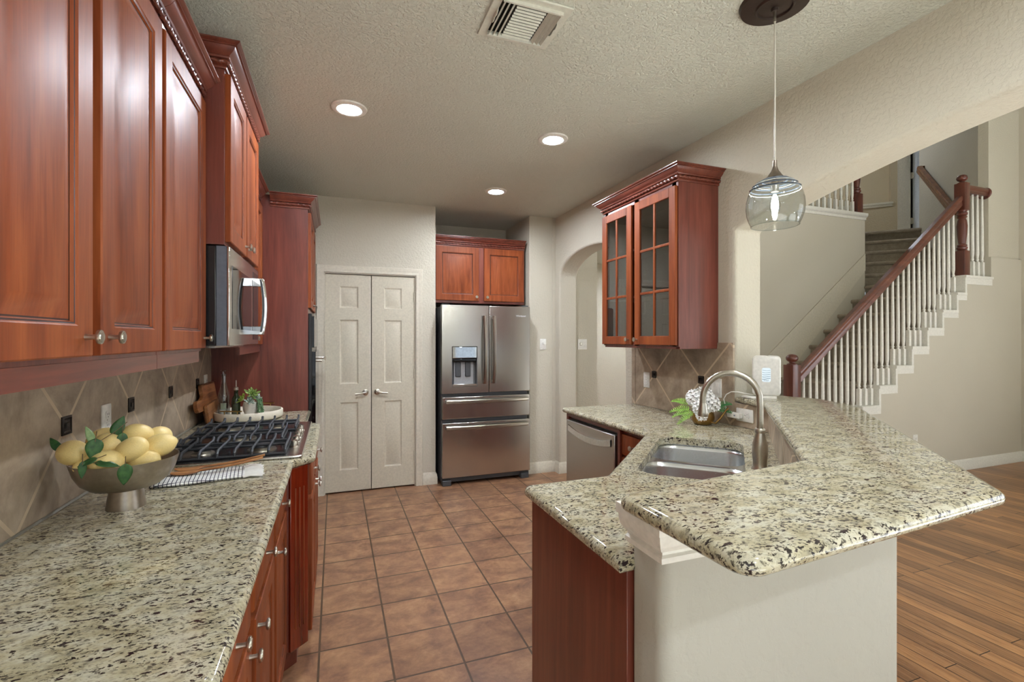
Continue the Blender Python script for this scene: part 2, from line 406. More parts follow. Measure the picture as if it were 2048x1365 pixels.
def splash_tile(name, pitch, v0, z0, plane='YZ'):
    """stone tiles set on the diagonal; corners of tiles at (v0, z0) with the given diagonal pitch (world coordinates)"""
    t = NT(name, (.3, .25, .2, 1), .42, spec=.4)
    tc = t.new('ShaderNodeTexCoord'); sep = t.new('ShaderNodeSeparateXYZ'); t.link(tc.outputs['Object'], sep.inputs[0])
    cmb = t.new('ShaderNodeCombineXYZ'); t.link(sep.outputs['Y'], cmb.inputs[0]); t.link(sep.outputs['Z'], cmb.inputs[1])
    mp = t.new('ShaderNodeMapping', vector_type='TEXTURE'); t.link(cmb.outputs[0], mp.inputs[0])
    mp.inputs['Location'].default_value = (v0, z0, 0); mp.inputs['Rotation'].default_value = (0, 0, pi/4)
    s = pitch/sqrt(2)
    br = t.new('ShaderNodeTexBrick', Scale=1.0); br.offset = 0
    for k, x in (('Mortar Size', .0065), ('Mortar Smooth', .1), ('Brick Width', s), ('Row Height', s), ('Bias', 0)): br.inputs[k].default_value = x
    br.inputs['Color1'].default_value = (.92, .91, .9, 1); br.inputs['Color2'].default_value = (1.06, 1.05, 1.04, 1); br.inputs['Mortar'].default_value = G1
    t.link(mp.outputs[0], br.inputs['Vector'])
    a = t.noise(t.coords(), 5, 5, .65, .4); b = t.noise(t.coords(), 40, 3, .6)
    base = t.ramp(a, [(.3, srgb(132, 116, 99)), (.5, srgb(172, 154, 133)), (.70, srgb(200, 184, 162))])
    c = t.mix(.5, base, t.ramp(b, [(.3, (.82, .81, .8, 1)), (.65, G2)]), 'MULTIPLY'); c = t.mix(1, c, br.outputs['Color'], 'MULTIPLY')
    c = t.mix(br.outputs['Fac'], c, srgb(204, 184, 156)); t.color(c); t.bump(br.outputs['Fac'], -.3, .002); return t.m
def carpet():
    t = NT('stair_carpet', (.2, .17, .14, 1), .95, spec=.1); v = t.coords()
    a = t.noise(v, 120, 4, .7); b = t.noise(v, 18, 3, .6)
    c = t.mix(.6, t.ramp(a, [(.3, srgb(128, 118, 104)), (.7, srgb(186, 174, 156))]), t.ramp(b, [(.3, srgb(140, 130, 116)), (.7, srgb(178, 166, 148))]))
    t.color(c); t.bump(a, .6, .006); return t.m
M_carpet = carpet()

# ------------------------------------------------------------------ the room
ZC = 2.743; XL = -.80; XR = 2.24; XR2 = 2.45; YD = 4.705; KZ = .918; BZ = 1.09; YS = 3.185; YB = 4.30
def yz_prism(poly, x0, x1):
    """polygon in (y, z) extruded along x"""
    mb = MB(); mb.prism(poly, 0, x1-x0); mb.v = [Vector((x0+v.z, v.x, v.y)) for v in mb.v]; return mb
def xz_prism(poly, y0, y1):
    mb = MB(); mb.prism(poly, 0, y1-y0); mb.v = [Vector((v.x, y0+v.z, v.y)) for v in mb.v]; return mb

struct(MB().box(-.95, 2.2, -3.3, 4.95, -.06, 0).box(.90, 1.95, 4.95, 5.5, -.06, 0).box(2.2, 6, 4.31, 8.3, -.06, 0).box(2.2, 3.6, 2.2, 4.4, -.06, -.0005).build('floor', M_tile, world=True))
struct(MB().box(2.2, 7.7, -4.6, 4.31, -.061, -.001).build('floor', M_plank, world=True))
struct(MB().box(-.95, 2.46, -3.3, 5.6, ZC, ZC+.1).build('ceiling', M_ceil, world=True))
struct(MB().box(2.44, 10.4, -4.6, 4.2, 5.5, 5.6).build('ceiling', M_ceil, world=True))
struct(MB().box(-.92, XL, -.6, 4.8, -.02, ZC+.02).box(-.92, XL, -3.3, -2.6, -.02, ZC+.02).box(-.92, XL, -2.6, -.6, -.02, .75).box(-.92, XL, -2.6, -.6, 2.25, ZC+.02).build('wall_left', M_wall, world=True))
# pantry wall with the double-door opening, fridge alcove
DX0, DX1, DH = -.092, .734, 2.045
mb = MB().prism([(-.9, YD), (DX0, YD), (DX0, YD+.12), (-.9, YD+.12)], -.02, ZC+.02)
mb.box(DX0, DX1, YD, YD+.12, DH, ZC+.02).prism([(DX1, YD), (.931, YD), (.931, YD+.12), (DX1, YD+.12)], -.02, ZC+.02)
struct(mb.build('wall_back', M_wall, world=True))
struct(MB().box(.82, .931, YD+.1195, 5.45, -.02, ZC+.02).build('wall_back', M_wall, world=True))
struct(MB().box(.82, 2.05, 5.45, 5.57, -.02, ZC+.02).build('wall_back', M_wall, world=True))
struct(MB().box(1.935, 2.25, YD, 5.45, -.02, ZC+.02).build('wall_back', M_wall, world=True, bevel=.008))
struct(MB().box(DX0-.05, DX1+.05, YD+.1205, YD+.2, -.01, 2.2).build('wall_back', M_black, world=True))  # black backing stands in for the dark pantry behind the door gaps
# right wall: arched passage to the hall, wide arched opening to the family room
def arch_pts(ya, yb, zs, rise, n=20, p=2.0):
    c = (ya+yb)/2; a = abs(yb-ya)/2; o = []
    for k in range(1, n):
        th = pi*k/n; o.append((c+(1 if ya > yb else -1)*a*cos(th), zs+rise*sin(th)))
    return o
big = []
for k in range(25):
    y = 2.22-(2.22+1.02)*k/24; big.append((y, 2.325-.0916*(y-.6)**2))
poly = [(4.80, -.02), (4.605, -.02), (4.605, 2.085)]+arch_pts(4.605, 3.377, 2.085, .225)+[(3.377, 2.085), (3.377, -.02), (2.22, -.02)]+big+[(-1.02, -.02), (-3.3, -.02), (-3.3, ZC+.02), (4.80, ZC+.02)]
struct(yz_prism(poly, XR, XR2).build('wall_right', M_wall, world=True, bevel=.02, seg=3))
struct(MB().box(XR2-.2, XR2, -4.6, 4.3, ZC+.02, 5.55).build('wall_right', M_wall, world=True))
# walls behind the camera with window openings
def wall_holes(x0, x1, z0, z1, holes, y0, y1):
    mb = xz_prism([(x0, z0), (x1, z0), (x1, z1), (x0, z1)], y0, y1) if not holes else MB()
    if holes:
        mb.prism([(x0, z0), (x1, z0), (x1, z1), (x0, z1)], 0, y1-y0, [[(a, b), (c, b), (c, d), (a, d)] for a, b, c, d in holes])
        mb.v = [Vector((v.x, y0+v.z, v.y)) for v in mb.v]
    return mb
struct(wall_holes(-.95, 2.46, -.02, 2.78, [(-.5, .65, 2.0, 2.35)], -3.10, -2.98).build('wall_front', M_wall, world=True))
struct(wall_holes(2.24, 7.7, -.02, 5.6, [(2.9, .5, 6.9, 2.7), (2.9, 3.3, 6.9, 4.9)], -4.40, -4.28).build('wall_front', M_wall, world=True))
def window(n, x0, x1, z0, z1, y, nm):
    mb = MB()
    for a, b, c, d in ((x0, x0+.05, z0, z1), (x1-.05, x1, z0, z1), (x0, x1, z0, z0+.05), (x0, x1, z1-.05, z1)): mb.box(a, b, y, y+.07, c, d)
    for k in range(1, nm): x = x0+(x1-x0)*k/nm; mb.box(x-.03, x+.03, y, y+.06, z0, z1)
    struct(mb.build('window_%d' % n, M_white, world=True))
def window_x(n, y0, y1, z0, z1, x, nm):
    mb = MB()
    for a, b, c, d in ((y0, y0+.05, z0, z1), (y1-.05, y1, z0, z1), (y0, y1, z0, z0+.05), (y0, y1, z1-.05, z1)): mb.box(x, x+.06, a, b, c, d)
    for k in range(1, nm): y = y0+(y1-y0)*k/nm; mb.box(x, x+.05, y-.03, y+.03, z0, z1)
    struct(mb.build('window_%d' % n, M_white, world=True))
window_x(4, -2.6, -.6, .75, 2.25, -.88, 2); window_x(5, -3.0, .6, .5, 2.9, 7.56, 3)  # both windows are unseen, added to even out the indoor light
window(1, -.5, 2.0, .65, 2.35, -3.08, 3); window(2, 2.9, 6.9, .5, 2.7, -4.38, 4); window(3, 2.9, 6.9, 3.3, 4.9, -4.38, 4)

# double pantry door with casing
cas = [(0, 0), (0, .012), (.018, .016), (.03, .012), (.048, .018), (.062, .018), (.066, .008), (.066, 0)]
mb = MB()
for k in range(1):
    path = [(DX0-.004, 0.0), (DX0-.004, DH+.004), (DX1+.004, DH+.004), (DX1+.004, 0.0)]
    P = [Vector(p) for p in path]; rs = []
    nrm = [Vector((-1, 0)), Vector((-1, 1)), Vector((1, 1)), Vector((1, 0))]
    for p, n_ in zip(P, nrm): rs.append([(p.x+n_.x*o, YD-d, p.y+n_.y*o) for o, d in cas])
    mb.rings(rs)
mb.box(DX0-.002, DX0+.006, YD, YD+.1, 0, DH).box(DX1-.006, DX1+.002, YD, YD+.1, 0, DH).box(DX0, DX1, YD, YD+.1, DH-.006, DH+.002)
struct(mb.build('trim_1', M_trim, world=True))
def panel_slab(mb, M, w, h, t, cells, rings, mi_g=0, open_cells=False):
    """door slab, front at y=0 going back to y=t, with cells (x0,z0,x1,z1) carrying sunk/raised rings (inset, depth, mat)"""
    xs = sorted(set([0, w]+[c[0] for c in cells]+[c[2] for c in cells])); zs = sorted(set([0, h]+[c[1] for c in cells]+[c[3] for c in cells]))
    e = .003
    for i in range(len(xs)-1):
        for j in range(len(zs)-1):
            a, b, c, d = xs[i], zs[j], xs[i+1], zs[j+1]; mx, mz = (a+c)/2, (b+d)/2
            if any(k[0] < mx < k[2] and k[1] < mz < k[3] for k in cells): continue
            q = lambda x, z: (min(max(x, e), w-e), 0, min(max(z, e), h-e))
            mb.add([q(a, b), q(c, b), q(c, d), q(a, d)], [(0, 1, 2, 3)], 0, M)
    for a, b, c, d in cells:
        rs = [[(a+i, y, b+i), (c-i, y, b+i), (c-i, y, d-i), (a+i, y, d-i)] for i, y, m in rings]
        mb.rings(rs, 0, M, cap0=False, cap1=True, mis=[m for i, y, m in rings[1:]]+[0])
    rs = [[(e, 0, e), (w-e, 0, e), (w-e, 0, h-e), (e, 0, h-e)], [(0, e, 0), (w, e, 0), (w, e, h), (0, e, h)], [(0, t, 0), (w, t, 0), (w, t, h), (0, t, h)]]
    mb.rings(rs, 0, M, cap0=False)
    return mb
DOOR_RINGS = [(0, 0, 0), (.012, .009, 0), (.016, .009, 0), (.034, .003, 0)]
CAB_RINGS = [(0, 0, 0), (.004, .004, 0), (.007, .0045, 1), (.010, .010, 0), (.013, .0105, 1), (.050, .0015, 0), (.052, .001, 0)]
doorR = thing('door_1', None, None, (.32, YD, 0), kind='structure')
lw = (DX1-DX0-.012-.006)/2
for s_, x0 in ((0, DX0+.006), (1, DX0+.006+lw+.006)):
    cells = []
    ca, cb = (.125, lw-.115) if s_ == 0 else (.115, lw-.125)
    for za, zb in ((.20, .83), (1.0, 1.60), (1.71, 1.91)): cells.append((ca, za, cb, zb))
    leaf = panel_slab(MB(), T(x0, YD+.012, .012), lw, DH-.024, .035, cells, DOOR_RINGS).build('door_leaf', M_door, doorR)
    hx = x0+(lw-.05 if s_ == 0 else .05); sg = -1 if s_ == 0 else 1
    mb = MB().lathe([(.0, 0), (.026, 0), (.028, .004), (.022, .009), (.011, .012), (.010, .04), (.0, .04)], frame((hx, YD+.012, .93), (0, -1, 0)) @ RX(pi/2), 20)
    mb.tube([(hx, YD-.022, .93), (hx+sg*.02, YD-.03, .929), (hx+sg*.055, YD-.03, .922), (hx+sg*.095, YD-.028, .918)], [.010, .009, .008, .009], 10)
    lab(mb.build('door_handle', M_nickel, leaf), 'satin nickel lever handle')
    ex = x0+.004 if s_ == 0 else x0+lw-.004
    for z in (.25, 1.05, 1.80):
        mb = MB().lathe([(.0, 0), (.006, 0), (.006, .09), (0, .09)], T(ex, YD+.006, z), 10).box(ex-.02, ex+.02, YD+.01, YD+.0125, z, z+.09)
        mb.build('hinge', M_door, leaf)
# baseboards
bb = [(0, 0), (.016, 0), (.016, .075), (.013, .08), (.013, .095), (.006, .108), (.002, .118), (0, .118)]
struct(MB().sweep([(DX1+.07, YD), (.931, YD), (.931, YD+.1)], bb).build('baseboard_back', M_trim, world=True))
struct(MB().sweep([(1.935, YD+.1), (1.935, YD), (XR, YD), (XR, 4.605), (XR2, 4.605)], bb).build('baseboard_right', M_trim, world=True))
# knee wall carrying the bar top, with the cornice under its end
M_pen = wallmat('darkened_wall_paint', srgb(184, 181, 170), .25, 30, .003)  # wall paint darkened to offset the strong light falling here
KO = [(.66, .85), (1.44, .85), (1.44, .97), (.66, .965)]
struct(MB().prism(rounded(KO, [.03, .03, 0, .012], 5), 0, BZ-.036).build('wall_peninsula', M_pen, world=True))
KO = [(1.25, .985), (1.435, .86), (2.44, 1.85), (2.44, 2.215), (2.24, 2.215), (2.24, 1.97)]
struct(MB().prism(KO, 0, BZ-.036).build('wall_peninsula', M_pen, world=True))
cor = [(0, 0), (.018, 0), (.020, .006), (.020, .013), (.013, .017), (.013, .023), (.022, .028), (.033, .042), (.038, .058), (.038, .068), (.045, .071), (.045, .095), (0, .095)]
cor_o = [(0, 0), (.012, 0), (.014, .012), (.024, .016), (.026, .030), (.034, .040), (.043, .055), (.046, .070), (.046, .082), (.052, .085), (.052, .095), (0, .095)]
struct(MB().sweep([(.66, .965), (.66, .85), (1.44, .85), (1.9, 1.31)], [(o-.002 if o == 0 else o, z) for o, z in reversed(cor)], BZ-.131).build('trim_2', M_white, world=True, smooth=20))

# hall beyond the small arch
struct(MB().box(2.45, 2.84, 4.85, 5.0, 0, ZC).box(2.73, 2.84, 5.0, 7.4, 0, ZC).build('wall_hall', M_wall, world=True))
struct(MB().box(2.73, 6.0, 7.3, 7.42, 0, ZC).box(5.9, 6.0, 4.4, 7.4, 0, ZC).box(2.2, 2.46, 4.7, 5.0, 0, ZC).build('wall_hall', M_wall, world=True))
struct(MB().box(2.3, 6.0, 2.9, 4.3, ZC+.02, ZC+.2).box(2.3, 6.0, 4.42, 7.5, ZC, ZC+.2).build('ceiling', M_ceil, world=True)) if False else None
struct(MB().box(2.40, 6.0, 4.42, 7.5, ZC, ZC+.2).build('ceiling', M_ceil, world=True))

# stair hall: walls around and above the stairs
RISE = .194; RUN = .25
def riser(k): return 3.80+RUN*k
zig = [(riser(1), 0)]
for k in range(1, 11): zig += [(riser(k), RISE*k), (riser(k+1), RISE*k)]
ZL = RISE*11
zig += [(riser(11), ZL), (6.95, ZL)]
struct(xz_prism([(3.9, 0)]+[(x+.012 if x < 6.4 else 6.462 if x < 6.9 else x, max(z-.06, 0)) for x, z in zig[1:]]+[(6.95, 0)], YS+.012, YS+.11).build('wall_stair', M_wall_st, world=True))
struct(MB().box(6.95, 7.66, YS+.012, YS+.13, -.01, 2.36).build('wall_stair', M_wall_st, world=True))
struct(MB().box(6.95, 7.66, YS+.035, YS+.13, 2.36, 5.5).build('wall_stair', M_wall, world=True))
struct(MB().box(7.55, 7.67, .6, YS+.1, -.01, 5.55).box(7.55, 7.67, -4.5, -3.0, -.01, 5.55).box(7.55, 7.67, -3.0, .6, -.01, .5).box(7.55, 7.67, -3.0, .6, 2.9, 5.55).build('wall_far', M_wall_st, world=True))
struct(MB().sweep([(4.05, YS+.012), (7.55, YS+.012), (7.55, 0)], bb).build('baseboard_stair', M_white, world=True))
# wall between the stair and the hall, capped, with the upper floor behind it
struct(MB().box(3.75, 6.54, YB, YB+.12, -.01, 3.0).build('wall_stair_back', M_wall_st, world=True))
capp = [(0, 0), (.012, .0), (.014, .03), (.03, .045), (.034, .06), (.034, .085), (0, .085)]
struct(MB().sweep([(3.75, YB), (6.54, YB), (6.54+.085, YB+.085)], capp, 2.995).box(3.75, 6.54, YB, YB+.14, 2.995, 3.08).build('trim_3', M_white, world=True))
d45 = lambda s, d: ((s+d)/2, (s-d)/2)      # from (x+y, x-y) to (x, y)
struct(MB().prism([(6.535, 4.305), d45(12.9, 2.24), d45(12.9, 2.1), (6.56, 4.435), (6.535, 4.43)], 0, 3.0).build('wall_stair_left', M_wall_st, world=True))
struct(MB().prism([(6.95, 3.30), d45(12.99, 3.64), d45(12.99, 3.80), (7.08, 3.27)], 0, 5.5).build('wall_stair_right', M_wall, world=True, bevel=.004))
# upper hall: floor, walls with a niche and a door standing ajar, ceiling
fl = [(3.75, YB+.12), (6.54, YB+.12), d45(12.87, 2.24), d45(12.87, 3.64), d45(12.99, 3.64), (9.4, 3.6), (11.5, 6.0), (8.5, 9.0), (3.75, 9.0)]
struct(MB().prism(fl, 2.95, 3.085).build('floor', M_carpet, world=True))
S0 = 14.6
Mu = frame((d45(S0, 1.6)[0], d45(S0, 1.6)[1], 3.085), (-1, -1, 0))      # local x runs along +(x-y), z up
def upw(poly_holes, x0, x1): pass
def up_wall(xa, xb, za, zb, d0=0, d1=.12, mb=None):
    mb = mb or MB(); return mb.box(xa, xb, d0, d1, za, zb, 0, Mu)
# niche wall pieces around the recess, then the doorway with its casing
mb = up_wall(-3.6, .55, 0, 2.5); up_wall(1.374, 1.64, 0, 2.5, mb=mb); up_wall(.55, 1.374, 0, .70, mb=mb); up_wall(.55, 1.374, 1.9, 2.5, mb=mb); up_wall(.5, 1.42, .6, 2.0, .12, .2, mb=mb)
up_wall(2.5, 4.5, 0, 2.5, mb=mb); up_wall(1.64, 2.5, 2.06, 2.5, mb=mb)
struct(mb.build('wall_upper', wallmat('upper_wall_paint', srgb(196, 180, 150)), world=True))
mb = MB(); mb.box(.52, 1.40, -.03, .0, .70, .735, 0, Mu).box(.53, 1.39, -.018, .0, .66, .70, 0, Mu)
struct(mb.build('trim_4', M_trim, world=True))
mb = MB().box(1.465, 1.52, -.02, 0, 0, 2.12, 0, Mu).box(1.52, 1.60, -.014, 0, 0, 2.12, 0, Mu).box(1.60, 1.642, -.01, .12, 0, 2.06, 0, Mu).box(1.64, 2.5, -.014, 0, 2.06, 2.13, 0, Mu)
struct(mb.build('trim_5', M_trim, world=True))
doorU = thing('door_2', None, None, tuple(Mu @ Vector((1.67, .05, 0))), kind='structure')
MB().box(1.692, 2.44, .05, .085, .01, 2.05, 0, Mu).build('door_leaf', plain('pale_blue_door_paint', srgb(238, 242, 250), .4), doorU)
mb = MB()
for z in (.33, 1.11, 1.85): mb.box(1.640, 1.694, .02, .05, z, z+.10, 0, Mu)
mb.build('hinge', M_trim, doorU)
struct(MB().prism([d45(16.6, -5), d45(16.6, 6), d45(16.8, 6), d45(16.8, -5)], 2.9, 5.6).build('wall_upper', M_black, world=True))  # black wall stands in for the darkness seen through the door gap
struct(MB().box(2.25, 12, 4.2, 11, 5.5, 5.6).build('ceiling', M_ceil, world=True))
struct(MB().box(2.25, 2.35, 4.0, 11, ZC+.2, 5.6).box(2.35, 12, 9.0, 9.1, 2.9, 5.6).build('wall_upper', M_wall, world=True))
struct(MB().box(10.2, 10.3, 3.0, 9.0, 2.9, 5.6).box(7.66, 10.3, 3.0, 3.1, 2.9, 5.6).build('wall_upper', M_wall, world=True))

# ------------------------------------------------------------------ cabinets
def knob(parent, p, n, r=.015):
    M = frame(p, n) @ RX(pi/2)
    return MB().lathe([(0, 0), (.006, 0), (.005, .012), (.0055, .018), (r*.93, .021), (r, .0245), (r*.97, .027), (r*.75, .027), (r*.70, .029), (0, .030)], M, 18).build('knob', M_nickel, parent)
def cab_door(root, o, n, w, h, knob_at=None, name='door', mat=None, t=.02, sf=.062):
    """raised-panel door; o = lower-left corner of the front as seen from outside"""
    M = frame(o, n); sf = min(sf, w*.28, h*.3)
    d = panel_slab(MB(), M, w, h, t, [(sf, sf, w-sf, h-sf)], CAB_RINGS).build(name, [mat or M_cherry, M_glaze], root)
    if knob_at: knob(d, M @ Vector((knob_at[0], 0, knob_at[1])), n)
    return d
def slab_front(root, o, n, w, h, knob_at=None, t=.02):
    M = frame(o, n); e = .014
    rs = [[(i, y, i), (w-i, y, i), (w-i, y, h-i), (i, y, h-i)] for i, y in ((0, t), (0, .007), (.004, .003), (e, .002), (e+.004, 0))]
    d = MB().rings(rs, 0, M).build('drawer', [M_cherry], root)
    if knob_at is None: knob_at = (w/2, h/2)
    knob(d, M @ Vector((knob_at[0], 0, knob_at[1])), n)
    return d
CROWN = [(0, 0), (.008, 0), (.010, .006), (.008, .011), (.008, .035), (.020, .037), (.023, .042), (.021, .047), (.028, .052), (.038, .060), (.045, .070), (.047, .074), (.054, .075), (.054, .079), (.060, .081), (.066, .085), (.066, .090), (0, .090)]
CROWN_OLD = [(0, 0), (.012, 0), (.014, .008), (.010, .012), (.010, .032), (.018, .035), (.020, .040), (.026, .046), (.032, .058), (.044, .070), (.054, .074), (.056, .080), (.066, .082), (.066, .090), (0, .090)]
def crown(root, path, z0, name='crown_moulding'):
    c = MB().sweep(path, CROWN, z0).build(name, M_cherry_h, root, smooth=22)
    MB().rope(path, .0145, z0+.023, .0105, .034).build('rope_bead', M_cherry_h, c)
def cabinet_box(root, x0, x1, y0, y1, z0, z1, mat=None, name='carcass'):
    return MB().box(x0, x1, y0, y1, z0, z1).build(name, mat or M_cherry_red, root, bevel=.0015)

PX, MX = (1, 0, 0), (-1, 0, 0)
FX = -.495; DXF = -.475; ZT = 2.37
# left upper cabinets
c = thing('upper_cabinet', 'cherry wall cabinet with a pair of raised panel doors, above the fruit bowl', 'cabinet', (-.65, 1.27, 1.385))
cabinet_box(c, XL+.001, FX, .84, 1.685, 1.385, ZT+.082)
for y0, y1, k in ((.86, 1.244, 1), (1.284, 1.671, 0)):
    cab_door(c, (DXF, y0, 1.397), PX, y1-y0, 2.36-1.397, ((y1-y0-.035) if k else .035, .04))
crown(c, [(FX, .84), (FX, 1.685)], ZT); MB().box(FX-.018, FX+.002, .84, 1.685, 1.345, 1.386).build('light_rail', M_cherry_h, c)
c = thing('upper_cabinet', 'narrow single door cherry wall cabinet, left of the microwave', 'cabinet', (-.65, 1.94, 1.385))
cabinet_box(c, XL+.001, FX, 1.687, 2.188, 1.385, ZT+.082)
cab_door(c, (DXF, 1.702, 1.397), PX, .473, 2.36-1.397, (.473-.03, .04))
crown(c, [(FX, 1.687), (FX, 2.188)], ZT); MB().box(FX-.018, FX+.002, 1.687, 2.15, 1.345, 1.386).build('light_rail', M_cherry_h, c)
c = thing('upper_cabinet', 'tall-set two door cherry wall cabinet directly above the microwave', 'cabinet', (-.60, 2.58, 1.81))
cabinet_box(c, XL+.001, -.415, 2.19, 2.965, 1.81, 2.592)
for y0, y1, k in ((2.205, 2.565, 1), (2.59, 2.95, 0)): cab_door(c, (-.395, y0, 1.825), PX, y1-y0, 2.50-1.825, ((y1-y0-.03) if k else .03, .04))
crown(c, [(XL+.002, 2.19), (-.415, 2.19), (-.415, 2.966), (XL+.002, 2.966)], 2.51)
c = thing('upper_cabinet', 'cherry wall cabinet half hidden between microwave and tall oven cabinet', 'cabinet', (-.65, 3.36, 1.385))
cabinet_box(c, XL+.001, FX, 2.97, 3.752, 1.385, ZT+.082)
for y0, y1, k in ((2.985, 3.35, 1), (3.37, 3.74, 0)): cab_door(c, (DXF, y0, 1.397), PX, y1-y0, 2.36-1.397, ((y1-y0-.03) if k else .03, .04))
crown(c, [(FX, 3.032), (FX, 3.692)], ZT); MB().box(FX-.018, FX+.002, 2.99, 3.752, 1.345, 1.386).build('light_rail', M_cherry_h, c)
# tall oven cabinet
c = thing('tall_cabinet', 'full height cherry oven cabinet beside the pantry door', 'cabinet', (-.49, 4.15, 0))
cabinet_box(c, XL+.001, -.185, 3.757, 4.62, .1, .72); cabinet_box(c, XL+.001, -.185, 3.757, 4.62, .72, ZT+.082)
MB().box(-.75, -.245, 3.78, 4.60, 0, .1).build('toe_kick', M_cherry_h, c)
for y0, y1, k in ((3.775, 4.175, 1), (4.20, 4.60, 0)): cab_door(c, (-.165, y0, 1.66), PX, y1-y0, .69, ((y1-y0-.03) if k else .03, .04))
slab_front(c, (-.165, 3.775, .13), PX, .825, .26); slab_front(c, (-.165, 3.775, .42), PX, .825, .24)
crown(c, [(-.4285, 3.757), (-.185, 3.757), (-.185, 4.62)], ZT)
# wall oven set into it
c = thing('wall_oven', 'black glass built-in wall oven seen edge-on in tall cabinet', 'oven', (-.17, 4.19, .74))
MB().box(-.184, -.160, 3.80, 4.58, .74, 1.62).build('body', M_black, c, bevel=.003)
for z0, z1 in ((.76, 1.34),): MB().box(-.162, -.135, 3.81, 4.57, z0, z1).build('door', M_blackglass, c, bevel=.003)
MB().box(-.162, -.145, 3.81, 4.57, 1.37, 1.60).build('control_panel', M_blackglass, c, bevel=.002)
for z in (1.27,):
    mb = MB().tube([(-.085, 3.86, z), (-.085, 4.52, z)], .011, 10)
    for y in (3.88, 4.50): mb.tube([(-.14, y, z), (-.085, y, z)], .009, 8)
    mb.build('handle', M_nickel, c)

# fridge cabinet
c = thing('upper_cabinet', 'two door cherry cabinet in the alcove above the refrigerator', 'cabinet', (1.42, 5.1, 1.80))
cabinet_box(c, .936, 1.905, 4.78, 5.445, 1.80, 2.467)
for x0, x1, k in ((.945, 1.395, 1), (1.45, 1.895, 0)): cab_door(c, (x0, 4.76, 1.825), (0, -1, 0), x1-x0, 2.375-1.825, ((x1-x0-.03) if k else .03, .04), mat=M_cherry)
crown(c, [(.936, 4.78), (1.905, 4.78)], 2.385)

# glass-front cabinet on the right wall
c = thing('glass_cabinet', 'cherry wall cabinet with two six-pane glass doors', 'cabinet', (2.09, 2.78, 1.372))
GX = 1.935
mb = MB().box(GX, XR-.001, 2.352, 2.372, 1.385, 2.395).box(GX, XR-.001, 3.18, 3.20, 1.385, 2.395).box(GX+.02, XR-.001, 2.372, 3.18, 1.385, 1.405).box(GX+.02, XR-.001, 2.372, 3.18, 2.37, 2.395).box(XR-.012, XR-.001, 2.372, 3.18, 1.405, 2.37)
mb.box(GX, GX+.02, 2.372, 2.41, 1.385, 2.395).box(GX, GX+.02, 3.14, 3.18, 1.385, 2.395).box(GX, GX+.02, 2.75, 2.80, 1.385, 2.395).box(GX, GX+.02, 2.372, 3.18, 1.372, 1.415).box(GX, GX+.02, 2.372, 3.18, 2.36, 2.395)
mb.box(GX+.01, XR-.01, 2.352, 3.20, 1.372, 1.386)
mb.build('carcass', M_cherry_red, c, bevel=.001)
for z in (1.72, 2.05): MB().box(GX+.04, XR-.014, 2.374, 3.178, z, z+.018).build('shelf', M_cherry_red, c)
def glass_door(root, o, n, w, h, knob_x):
    M = frame(o, n); st = .058; t = .02; mb = MB()
    mb.box(0, st, 0, t, 0, h, 0, M).box(w-st, w, 0, t, 0, h, 0, M).box(st, w-st, 0, t, 0, st, 0, M).box(st, w-st, 0, t, h-st, h, 0, M)
    gw, gh = w-2*st, h-2*st
    mb.box(w/2-.0085, w/2+.0085, .003, t-.002, st, h-st, 0, M)
    for k in (1, 2): z = st+gh*k/3; mb.box(st, w-st, .0035, t-.002, z-.0085, z+.0085, 0, M)
    d = mb.build('door', M_cherry, root, bevel=.003)
    for i in range(2):
        for j in range(3):
            x0 = st+gw*i/2+.002; z0 = st+gh*j/3+.002
            MB().box(x0, x0+gw/2-.004, .009, .0125, z0, z0+gh/3-.004, 0, M).build('pane', M_pane, d)
    knob(d, M @ Vector((knob_x, 0, .035)), n)
glass_door(c, (GX-.0205, 2.776, 1.394), MX, .776-.358, .965, .03)
glass_door(c, (GX-.0205, 3.196, 1.394), MX, 3.196-2.815, .965, .381-.03)
crown(c, [(XR-.002, 3.20), (GX, 3.20), (GX, 2.352), (XR-.002, 2.352)], 2.385)

# left base cabinets
BX = -.21; BF = -.19
def base_unit(label, y0, y1, doors, drawers, x=BX, f=BF, xb=XL+.002, loc=None):
    c = thing('base_cabinet', label, 'cabinet', ((x+XL)/2, (y0+y1)/2, 0))
    cabinet_box(c, xb, x, y0, y1, .10, KZ-.036)
    MB().box(xb, x-.06, y0+.002, y1-.002, 0, .1).build('toe_kick', M_cherry_h, c)
    for a, b in drawers: slab_front(c, (f, a, .735), PX, b-a, .135)
    for a, b, k in doors: cab_door(c, (f, a, .125), PX, b-a, .59, (b-a-.035 if k == 'r' else .035, .555))
    return c
base_unit('cherry base cabinet, two drawers over a door pair, at near counter end', .86, 1.80, [(.92, 1.31, 'r'), (1.375, 1.77, 'l')], [(.92, 1.31), (1.375, 1.77)])
base_unit('single drawer cherry base cabinet next to the fluted corner post', 1.802, 2.225, [(1.83, 2.21, 'l')], [(1.83, 2.21)])
c = thing('base_cabinet', 'bumped-out cherry base cabinet with fluted post under the cooktop', 'cabinet', (-.45, 2.72, 0))
MB().prism([(XL+.002, 2.228), (-.185, 2.235), (-.118, 2.302), (-.118, 3.15), (-.185, 3.22), (XL+.002, 3.22)], .10, KZ-.036).build('carcass', M_cherry_red, c)
MB().prism([(XL+.002, 2.26), (-.22, 2.26), (-.16, 2.32), (-.16, 3.13), (-.22, 3.19), (XL+.002, 3.19)], 0, .10).build('toe_kick', M_cherry_h, c)
